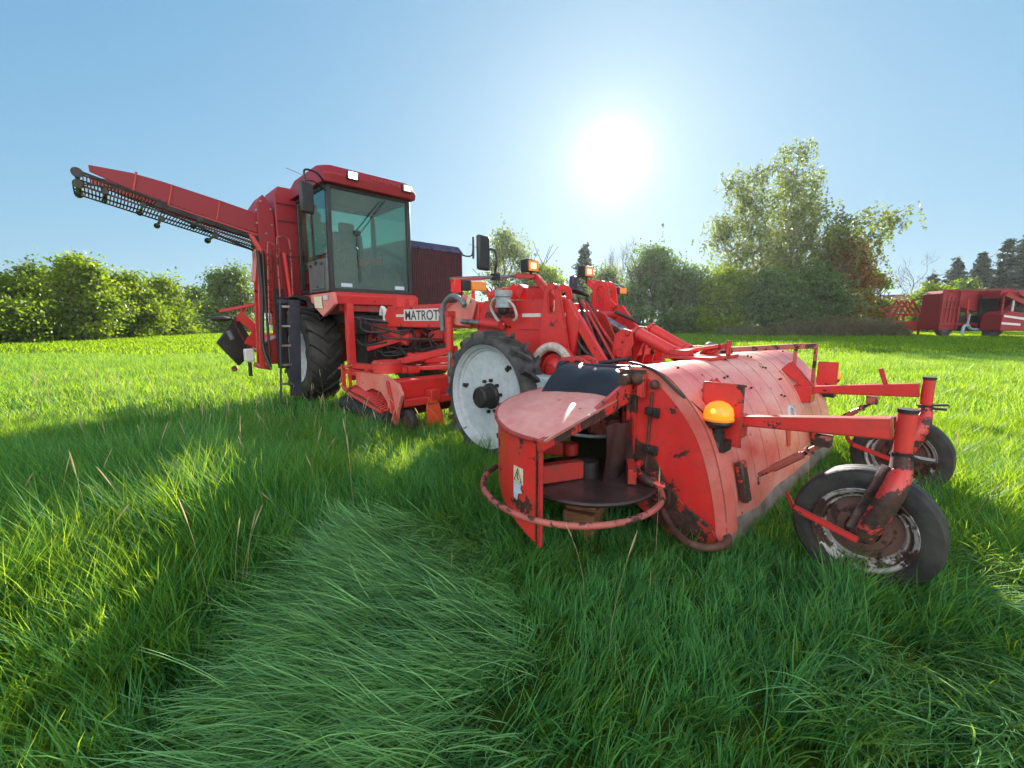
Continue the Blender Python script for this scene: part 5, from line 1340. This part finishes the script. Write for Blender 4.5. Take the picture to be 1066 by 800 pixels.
mb = MB(); mb.span((1.60, -1.20, .50), (1.70, -1.14, 1.0)); mb.beam((1.66, -1.22, .98), (1.66, -1.22, .52), .03, .02); mb.box((1.66, -1.17, .99), (.18, .06, .12)); mb.box((1.74, -1.21, .96), (.05, .04, .16))
mb.done("end_frame", M['red_chipped'], H, .006)
MB().cyl((1.66, -1.30, .99), (1.66, -1.1, .99), .035, 12).ball((1.72, -1.23, 1.0), .04).ball((1.82, -1.2, .97), .03).done("pivot_pin", M['rust'], H)
MB().tube([(1.50, -.95, 1.055), (1.60, -1.12, 1.085), (1.74, -1.18, 1.075), (1.84, -1.19, 1.04), (1.95, -1.19, .955), (2.06, -1.13, .85), (2.12, -1.06, .77)], .009, 6, smooth=5).done("wiring_cable", M['hose'], H)
# dark corner ironwork and the skid hoop at the foot of the end plate
mb = MB(); mb.prism([(1.64, .62), (1.76, .58), (1.84, .50), (1.93, .36), (2.06, .25), (2.20, .19), (2.255, .10), (2.24, .05), (1.98, .04), (1.70, .18)], -1.19, -1.175); mb.box((1.84, -1.22, .40), (.08, .06, .07)); mb.box((1.90, -1.2, .30), (.12, .05, .10)); mb.cyl((1.78, -1.22, .24), (1.78, -1.12, .24), .06, 12)
mb.done("corner_iron", M['rust_chipped'], H, .004)
MB().tube([(1.92, -1.17, .20), (1.96, -1.22, .15), (2.06, -1.31, .135), (2.17, -1.36, .13), (2.26, -1.32, .13), (2.30, -1.22, .135), (2.27, -1.15, .15), (2.12, -1.16, .18)], .022, 10, True, 5).done("skid_hoop", M['rust'], H)
# ---- leaf spreader housing on the near end
C0, RR = (1.62, -1.36), .70
A0, A1, NA = 272, 158, 22
wall_t = .012
def hous(r, z, n=NA, a0=A0, a1=A1): return arc(C0, r, a0, a1, n, z)
def ztop(k, n): return .75 + .12 * max(0, k / (n - 1) - .2)
outer = hous(RR, 0); rows = []
rows.append([(p[0], p[1], .76 + .12 * max(0, k / (NA - 1) - .15)) for k, p in enumerate(outer)])
rows.append([(p[0], p[1], .44) for k, p in enumerate(outer)])
rows.append([(p[0], p[1], .19 + .18 * min(1, k / 7)) for k, p in enumerate(outer)])
mb = MB(); bm = mb.bm
inn = [[(C0[0] + (p[0] - C0[0]) * .985, C0[1] + (p[1] - C0[1]) * .985, p[2]) for p in r] for r in rows]
T = [[bm.verts.new(p) for p in r] for r in rows]; B_ = [[bm.verts.new(p) for p in r] for r in inn]
for i in range(2):
    for j in range(NA - 1):
        bm.faces.new((T[i][j], T[i + 1][j], T[i + 1][j + 1], T[i][j + 1])); bm.faces.new((B_[i][j], B_[i][j + 1], B_[i + 1][j + 1], B_[i + 1][j]))
    bm.faces.new((T[i][0], B_[i][0], B_[i + 1][0], T[i + 1][0]))
for j in range(NA - 1):
    bm.faces.new((T[2][j], B_[2][j], B_[2][j + 1], T[2][j + 1])); bm.faces.new((T[0][j + 1], B_[0][j + 1], B_[0][j], T[0][j]))
housing = mb.done("spreader_housing", M['red_worn'], H)
# vertical stiffener at the open edge
MB().beam((C0[0] + .052, C0[1] - RR + .006, .76), (C0[0] + .052, C0[1] - RR + .006, .18), .03, .012).done("edge_strip", M['red_worn'], housing, .002)
# added dark liner: shade inside the housing put into its colour
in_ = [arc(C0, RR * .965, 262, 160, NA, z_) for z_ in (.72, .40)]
MB().sheet(in_, (.002, .002, 0)).done("cavity_shade_liner", M['curtain'], housing)
# cover: gently domed D-shaped lid
fr_ = [Vector((1.72, -2.075, .765)), Vector((1.70, -1.62, .83)), Vector((1.67, -1.16, .925))]
mb = MB(); bm = mb.bm
lid_rows = []
n = NA
for q in range(6):
    t = q / 5; r_ = []
    for k, p in enumerate(outer):
        o3 = Vector((C0[0] + (p[0] - C0[0]) * 1.012, C0[1] + (p[1] - C0[1]) * 1.012, .763 + .12 * max(0, k / (n - 1) - .15)))
        u_ = k / (n - 1); e3 = fr_[0].lerp(fr_[2], u_)
        v = o3.lerp(e3, t); v.z += .030 * math.sin(math.pi * t) * math.sin(math.pi * min(1, u_ * 1.2) * .8)
        r_.append(v)
    lid_rows.append(r_)
lid = MB().sheet(lid_rows, (0, 0, .012)).done("spreader_cover", M['hood'], housing)
lip = [(C0[0] + (p[0] - C0[0]) * 1.014, C0[1] + (p[1] - C0[1]) * 1.014, .752 + .12 * max(0, k / (NA - 1) - .15)) for k, p in enumerate(outer)]
MB().tube(lip, .013, 8).done("cover_lip", M['red_worn'], lid)
cb_ = MB().beam((1.69, -2.09, .735), (1.67, -1.62, .80), .03, .062).beam((1.67, -1.63, .80), (1.66, -1.17, .935), .035, .07, h1=.15).done("cover_beam", M['red_chipped'], housing, .004)
mb = MB(); mb.cyl((1.60, -2.06, .70), (1.60, -2.04, .70), .02, 8)
# warning sticker on the wall (triangle sign, torn lower half)
def wall_pt(a, z, off=.004): return (C0[0] + (RR + off) * math.cos(R(a)), C0[1] + (RR + off) * math.sin(R(a)), z)
st = MB().slab([wall_pt(257.5, .575), wall_pt(264.5, .575), wall_pt(264.5, .485), wall_pt(257.5, .485)], (.0, -.002, 0)).done("warning_sticker", M['decal_cream'], housing)
MB().slab([wall_pt(257.5, .482), wall_pt(263.2, .482), wall_pt(262.6, .455), wall_pt(264.0, .44), wall_pt(261.0, .425), wall_pt(260.2, .385), wall_pt(257.5, .395)], (0, -.002, 0)).done("torn_sticker", M['decal_blue'], housing)
tri = [wall_pt(258.2, .497, .008), wall_pt(263.6, .497, .008), wall_pt(260.9, .565, .008)]
MB().tube(tri, .0028, 5, True).tube([wall_pt(260.3, .545, .008), wall_pt(261.0, .53, .008), wall_pt(260.4, .52, .008), wall_pt(261.6, .505, .008)], .003, 5).done("warning_symbol", M['decal_black'], st)
# interior of the spreader: cavity shade put into the dark part colours
mb = MB().lathe([(0, .405), (.41, .395), (.42, .385), (.41, .37), (0, .37)], (1.56, -1.50, 0), 'z', 44, False); disc = mb.done("spreader_disc", M['curtain'], H)
mb = MB(); mb.box((1.50, -1.70, .46), (.06, .30, .11), (0, 0, -.4)); mb.done("disc_paddle", M['red_dirty'], disc, .004); mb = MB(); mb.box((1.78, -1.36, .45), (.05, .22, .09), (0, 0, .6)); mb.done("disc_paddle", M['red_dirty'], disc, .004)
mb = MB(); mb.cyl((1.56, -1.50, .39), (1.56, -1.50, .50), .07, 16); mb.done("disc_hub", M['dark'], disc)
mb = MB(); mb.beam((1.05, -1.72, .55), (1.40, -1.45, .52), .07, .09); mb.cyl((1.40, -1.47, .49), (1.40, -1.47, .57), .05, 12); mb.done("disc_arm", M['red_dirty'], H, .008)
MB().cyl((1.46, -1.22, .70), (1.30, -1.05, .74), .13, 20).done("rotor_end", M['rust_red'], H)
MB().tube([(1.42, -1.72, .72), (1.52, -1.55, .66), (1.62, -1.38, .64), (1.66, -1.24, .66)], .011, 8, smooth=5).done("drain_hose", M['grey_hose'], H)
rows = []
for i in range(9):
    z_ = .74 - i * .045
    rows.append([(1.70 + .012 * math.sin(j * 1.3 + i * .5), -1.52 + j * .038, z_ + .012 * math.sin(j * .9)) for j in range(9)])
MB().sheet(rows, (.006, 0, 0)).done("rubber_curtain", M['curtain'], H)
mb = MB(); mb.slab([(1.10, -1.05, .30), (1.55, -1.05, .30), (1.55, -1.05, .98), (1.0, -1.05, .90)], (0, -.015, 0)); mb.done("inner_wall", M['curtain'], H)  # dark colour stands in for the shade of the cavity
mb = MB(); mb.span((1.2, -1.05, .22), (1.9, 1.55, .26)); mb.cyl((1.72, -1.0, .48), (1.72, 1.55, .48), .09, 14)
for k in range(26):
    y_ = -.95 + k * .095; a = k * 1.1; mb.beam((1.72, y_, .48), (1.72 + .26 * math.cos(a), y_, .48 + .26 * math.sin(a)), .05, .02)
mb.done("flail_rotor", M['rust'], H)
MB().prism([(1.2, .9), (1.26, .26), (1.23, .26), (1.17, .9)], -1.05, 1.6).done("back_plate", M['red_dirty'], H)
# guard ring
gr = [(C[0], C[1], C[2]) for C in [(1.10, -1.88, .45), (1.16, -2.02, .445), (1.30, -2.16, .435), (1.50, -2.235, .425), (1.72, -2.225, .415), (1.90, -2.12, .405), (2.03, -1.95, .40), (2.095, -1.75, .40), (2.09, -1.55, .40), (2.03, -1.40, .40), (1.92, -1.27, .405), (1.82, -1.18, .41)]]
gr = [(1.56 + (a - 1.56) * .96, -1.62 + (b - -1.62) * .95, c - .015) for a, b, c in gr]
MB().tube(gr, .0165, 12, smooth=5).done("guard_ring", M['rust_red'], H)
MB().tube([(1.98, -1.33, .40), (1.90, -1.38, .43), (1.78, -1.30, .45), (1.74, -1.17, .46)], .024, 10, smooth=4).done("ring_bracket", M['red_chipped'], H)
# rubber sheet over the discharge and its roller
rows = []
for i, t in enumerate(np.linspace(0, 1, 10)):
    r_ = []
    for j, q in enumerate(np.linspace(0, 1, 12)):
        s_ = 1.12 + .56 * q; y0 = -1.06 - .34 * t
        z_ = 1.035 - .01 * q - .17 * t ** 2 + .012 * math.sin(q * 11 + t * 4) * t + .03 * math.sin(math.pi * t) 
        r_.append((s_ - .05 * t * (1 - q), y0, z_))
    rows.append(r_)
MB().sheet(rows, (0, 0, .008)).done("rubber_sheet", M['rubber_sheet'], H)
MB().cyl((1.04, -1.10, 1.005), (1.68, -1.08, 1.02), .045, 14).cyl((1.0, -1.1, 1.0), (1.06, -1.1, 1.002), .06, 14).done("sheet_roller", M['rubber_sheet'], H)
# lug bracket behind the cover
lg = MB()
for y_ in (-1.0, -.86):
    lg.prism([(.90, .80), (.86, .98), (.92, 1.07), (1.06, 1.09), (1.16, 1.06), (1.17, .98), (1.05, .95), (1.06, .80)], y_ - .015, y_ + .015)
lg.cyl((1.10, -1.02, 1.03), (1.10, -.84, 1.03), .02, 10); lg.beam((.95, -.93, .84), (1.02, -.93, .60), .14, .06)
lgo = lg.done("hitch_bracket", M['red'], H, .004)
MB().cyl((1.09, -1.018, 1.03), (1.09, -1.03, 1.03), .032, 14).done("pin_hole", M['dark'], lgo)
# lift frame and rams on the hood
mb = MB()
for y_ in (-.30, -.12): mb.prism([(.86, .80), (.92, 1.05), (.95, 1.24), (1.03, 1.29), (1.12, 1.27), (1.13, 1.16), (1.05, 1.0), (.98, .80)], y_ - .014, y_ + .014)
for y_ in (.06, .24): mb.prism([(.84, .85), (.90, 1.20), (.97, 1.31), (1.06, 1.30), (1.07, 1.18), (1.0, .85)], y_ - .014, y_ + .014)
mb.beam((1.0, -.32, 1.07), (1.0, .26, 1.07), .06, .07); mb.beam((.98, -.3, .90), (1.0, .5, .94), .06, .06); mb.beam((.98, .48, .8), (.98, .48, 1.14), .08, .08); mb.box((.98, -.21, .92), (.10, .16, .22)); mb.cyl((1.08, -.33, 1.25), (1.08, -.09, 1.25), .022, 10); mb.cyl((1.02, .03, 1.28), (1.02, .27, 1.28), .022, 10)
lf = mb.done("lift_frame", M['red'], H, .005)
for a, b in (((1.09, -.21, 1.265), (1.50, -.21, 1.075)), ((1.03, .15, 1.29), (1.43, .14, 1.09))):
    k = MB().cyl(a, b, .052, 18).cyl(a, Vector(a).lerp(Vector(b), .07), .058, 18).cyl(Vector(a).lerp(Vector(b), .9), b, .058, 18).done("lift_ram", M['red'], H)
    MB().cyl(b, Vector(b) + (Vector(b) - Vector(a)) * .10, .024, 10).cyl((b[0] + .03, b[1] - .08, b[2] - .015), (b[0] + .03, b[1] + .08, b[2] - .015), .022, 10).done("ram_pin", M['dark'], k)
mb = MB(); mb.span((1.40, -.32, 1.055), (1.80, .26, 1.080)); mb.beam((1.42, .16, 1.12), (1.80, .02, 1.16), .03, .03); mb.beam((1.46, -.08, 1.10), (1.74, .06, 1.155), .03, .03); mb.beam((1.80, .02, 1.08), (1.80, .02, 1.20), .03, .03); mb.beam((1.56, .1, 1.07), (1.66, .06, 1.14), .05, .04); mb.box((1.52, -.21, 1.095), (.14, .14, .06)); mb.beam((1.62, .05, 1.08), (1.72, .05, 1.15), .02, .05)
bs = mb.done("ram_base", M['red'], H, .004)
MB().ball((1.58, .20, 1.13), .045).done("grease_cap", M['grey_panel'], bs)
# parking stand frame on top
MB().beam((1.60, .24, 1.10), (2.03, 1.02, 1.125), .05, .045).beam((2.03, 1.0, 1.125), (2.13, 1.30, 1.12), .04, .05).beam((2.03, 1.02, 1.14), (2.03, 1.02, .86), .028, .028).beam((2.13, 1.30, 1.14), (2.13, 1.30, .74), .028, .028).done("stand_frame", M['rust_red'], H, .004)
MB().box((2.05, 1.02, .865), (.12, .14, .02), (0, .85, 0)).box((1.66, .32, 1.075), (.1, .1, .05)).done("stand_foot", M['dark'], H)
# ---- warning beacons
def beacon(x_, y_, d_):
    """square plate facing sideways with the amber dome in front of it"""
    pl = MB().box((x_, y_, .81), (.235 if d_ < 0 else .17, .014, .37 if d_ < 0 else .30)).done("beacon_plate", M['red_worn'], H, .008)
    bx, by = x_ + .015, y_ + d_ * .085
    MB().cyl((bx, by, .66), (bx, by, .76), .028, 12).lathe([(0, .61), (.045, .61), (.045, .66), (.03, .68), (0, .68)], (bx, by, 0), 'z', 16, False).lathe([(0, .75), (.06, .75), (.078, .775), (.076, .79), (0, .79)], (bx, by, 0), 'z', 24, False).box((bx, by - d_ * .02, .64), (.11, .11, .06)).cyl((bx, by, .66), (bx, by, .72), .04, 12).done("beacon_stalk", M['black'], pl)
    dm = MB().lathe([(.079, .79), (.081, .825), (.073, .862), (.05, .887), (.02, .899), (0, .901)], (bx, by, 0), 'z', 28, False).done("beacon_dome", M['amber'], pl)
    MB().ball((bx - .004, by + d_ * .066, .85), .016, u=10, v=8).done("bright_spot", M['amber_spot'], dm)  # glowing bead stands in for sunlight shining through the dome
    MB().lathe([(.080, .79), (.085, .79), (.085, .802), (.081, .802)], (bx, by, 0), 'z', 28).done("dome_collar", M['amber_dim'], dm)
    MB().box((x_ - .02, y_ - d_ * .06, .70), (.05, .12, .04)).done("plate_bracket", M['red_worn'], pl)
    return pl
beacon(2.15, -1.0, -1)
beacon(2.20, 1.52, 1)
# ---- castor arms and wheels
def castor(yc):
    z0 = lambda v: v
    arm = MB().beam((2.16, yc, .755), (2.90, yc, .835), .08, .055, h1=.105).box((2.15, yc, .72), (.16, .16, .14)).done("castor_arm", M['red_worn'], H, .006)
    MB().prism([(1.98, .92), (2.22, .72), (2.26, .74), (2.04, 1.0)], yc - .05, yc - .03).prism([(1.98, .92), (2.22, .72), (2.26, .74), (2.04, 1.0)], yc + .03, yc + .05).done("arm_gusset", M['red'], arm, .003)
    MB().cyl((2.945, yc, .725), (2.945, yc, .920), .037, 24).done("pivot_tube", M['red_worn'], arm)
    MB().cyl((2.945, yc, .921), (2.945, yc, .938), .041, 24).cyl((2.945, yc, .69), (2.945, yc, .722), .042, 20).box((3.02, yc, .705), (.08, .06, .012)).done("pivot_cap", M['dark'], arm)
    # fork leg: leans back from the pivot to the axle on the near side
    fk = MB().tube([(2.945, yc, .70), (2.95, yc - .04, .64), (2.94, yc - .10, .56), (2.895, yc - .125, .42), (2.85, yc - .13, .29)], [.040, .046, .050, .050, .044], 14, smooth=3).done("castor_fork", M['red_chipped'], H, .006)
    MB().beam((2.90, yc - .06, .66), (2.80, yc - .13, .33), .010, .045).done("fork_rib", M['steel'], fk)
    MB().beam((2.84, yc - .17, .29), (2.56, yc - .17, .37), .012, .035).beam((2.56, yc - .17, .37), (2.50, yc - .06, .40), .012, .035).done("scraper_bar", M['red'], fk, .002)
    c = (2.84, yc, .310)
    w = tyre(c, .308, .195, .15, M['tyre'], 0, name="castor_wheel", parent=H, ribs=True)
    MB().lathe([(.197, -.075), (.212, -.085), (.215, -.072), (.19, -.062), (.18, -.045), (.165, -.04), (.155, -.012), (.155, .0), (.19, .06), (.212, .08), (.195, .08), (.185, .06), (.15, .01)], c, n=48).done("rim", M['rim_rusty'], w)
    MB().lathe([(.158, -.018), (.12, -.030), (.11, -.05), (.075, -.055), (.07, -.03), (.0, -.03), (.0, -.01), (.155, -.006)], c, n=36, closed=False).done("wheel_disc", M['rim_brown'], w)
    MB().lathe([(0, -.12), (.035, -.12), (.05, -.10), (.055, -.05), (.0, -.05)], c, n=16, closed=False).done("hub", M['rim_brown'], w)
    # stay with turnbuckle
    st = MB().cyl((2.33, yc + .02, .44), (2.63, yc, .70), .014, 8).cyl((2.40, yc + .016, .50), (2.54, yc + .008, .62), .022, 8).box((2.63, yc, .72), (.07, .07, .06)).box((2.57, yc + .006, .645), (.012, .07, .05), (0, -.8, 0)).done("castor_stay", M['rust_red'], H)
    MB().slab([(2.225, yc - .10, .52), (2.225, yc - .02, .52), (2.275, yc - .02, .28), (2.275, yc - .10, .28)], (.045, 0, .01)).done("stay_bracket", M['red_chipped'], H, .012)
    return arm
castor(-.86); castor(.86)
MB().beam((2.70, .86, .86), (2.66, .86, .98), .03, .03).done("arm_lever", M['red'], H, .003)
MB().beam((2.9, .82, .72), (3.06, .90, .735), .03, .015).done("steering_lug", M['dark'], H)
# a timber block under the spreader
rx = Matrix.Rotation(math.atan2(-0.724, 0.69), 4, 'Z'); bl = Vector((0.48, 4.734, 0)) + (rx @ Vector((1.52, -1.47, 0)))
t = MB(); t.box((0, 0, .09), (.20, .24, .17)); t.box((0, 0, .255), (.19, .22, .13), (0, 0, .1)); o = t.done("timber_block", M['brick'], None, .008)
o.location = bl; o.rotation_euler = (0, 0, -.5)
tag(o, "stacked orange brown timber blocks propping the spreader disc above the grass", "prop block")
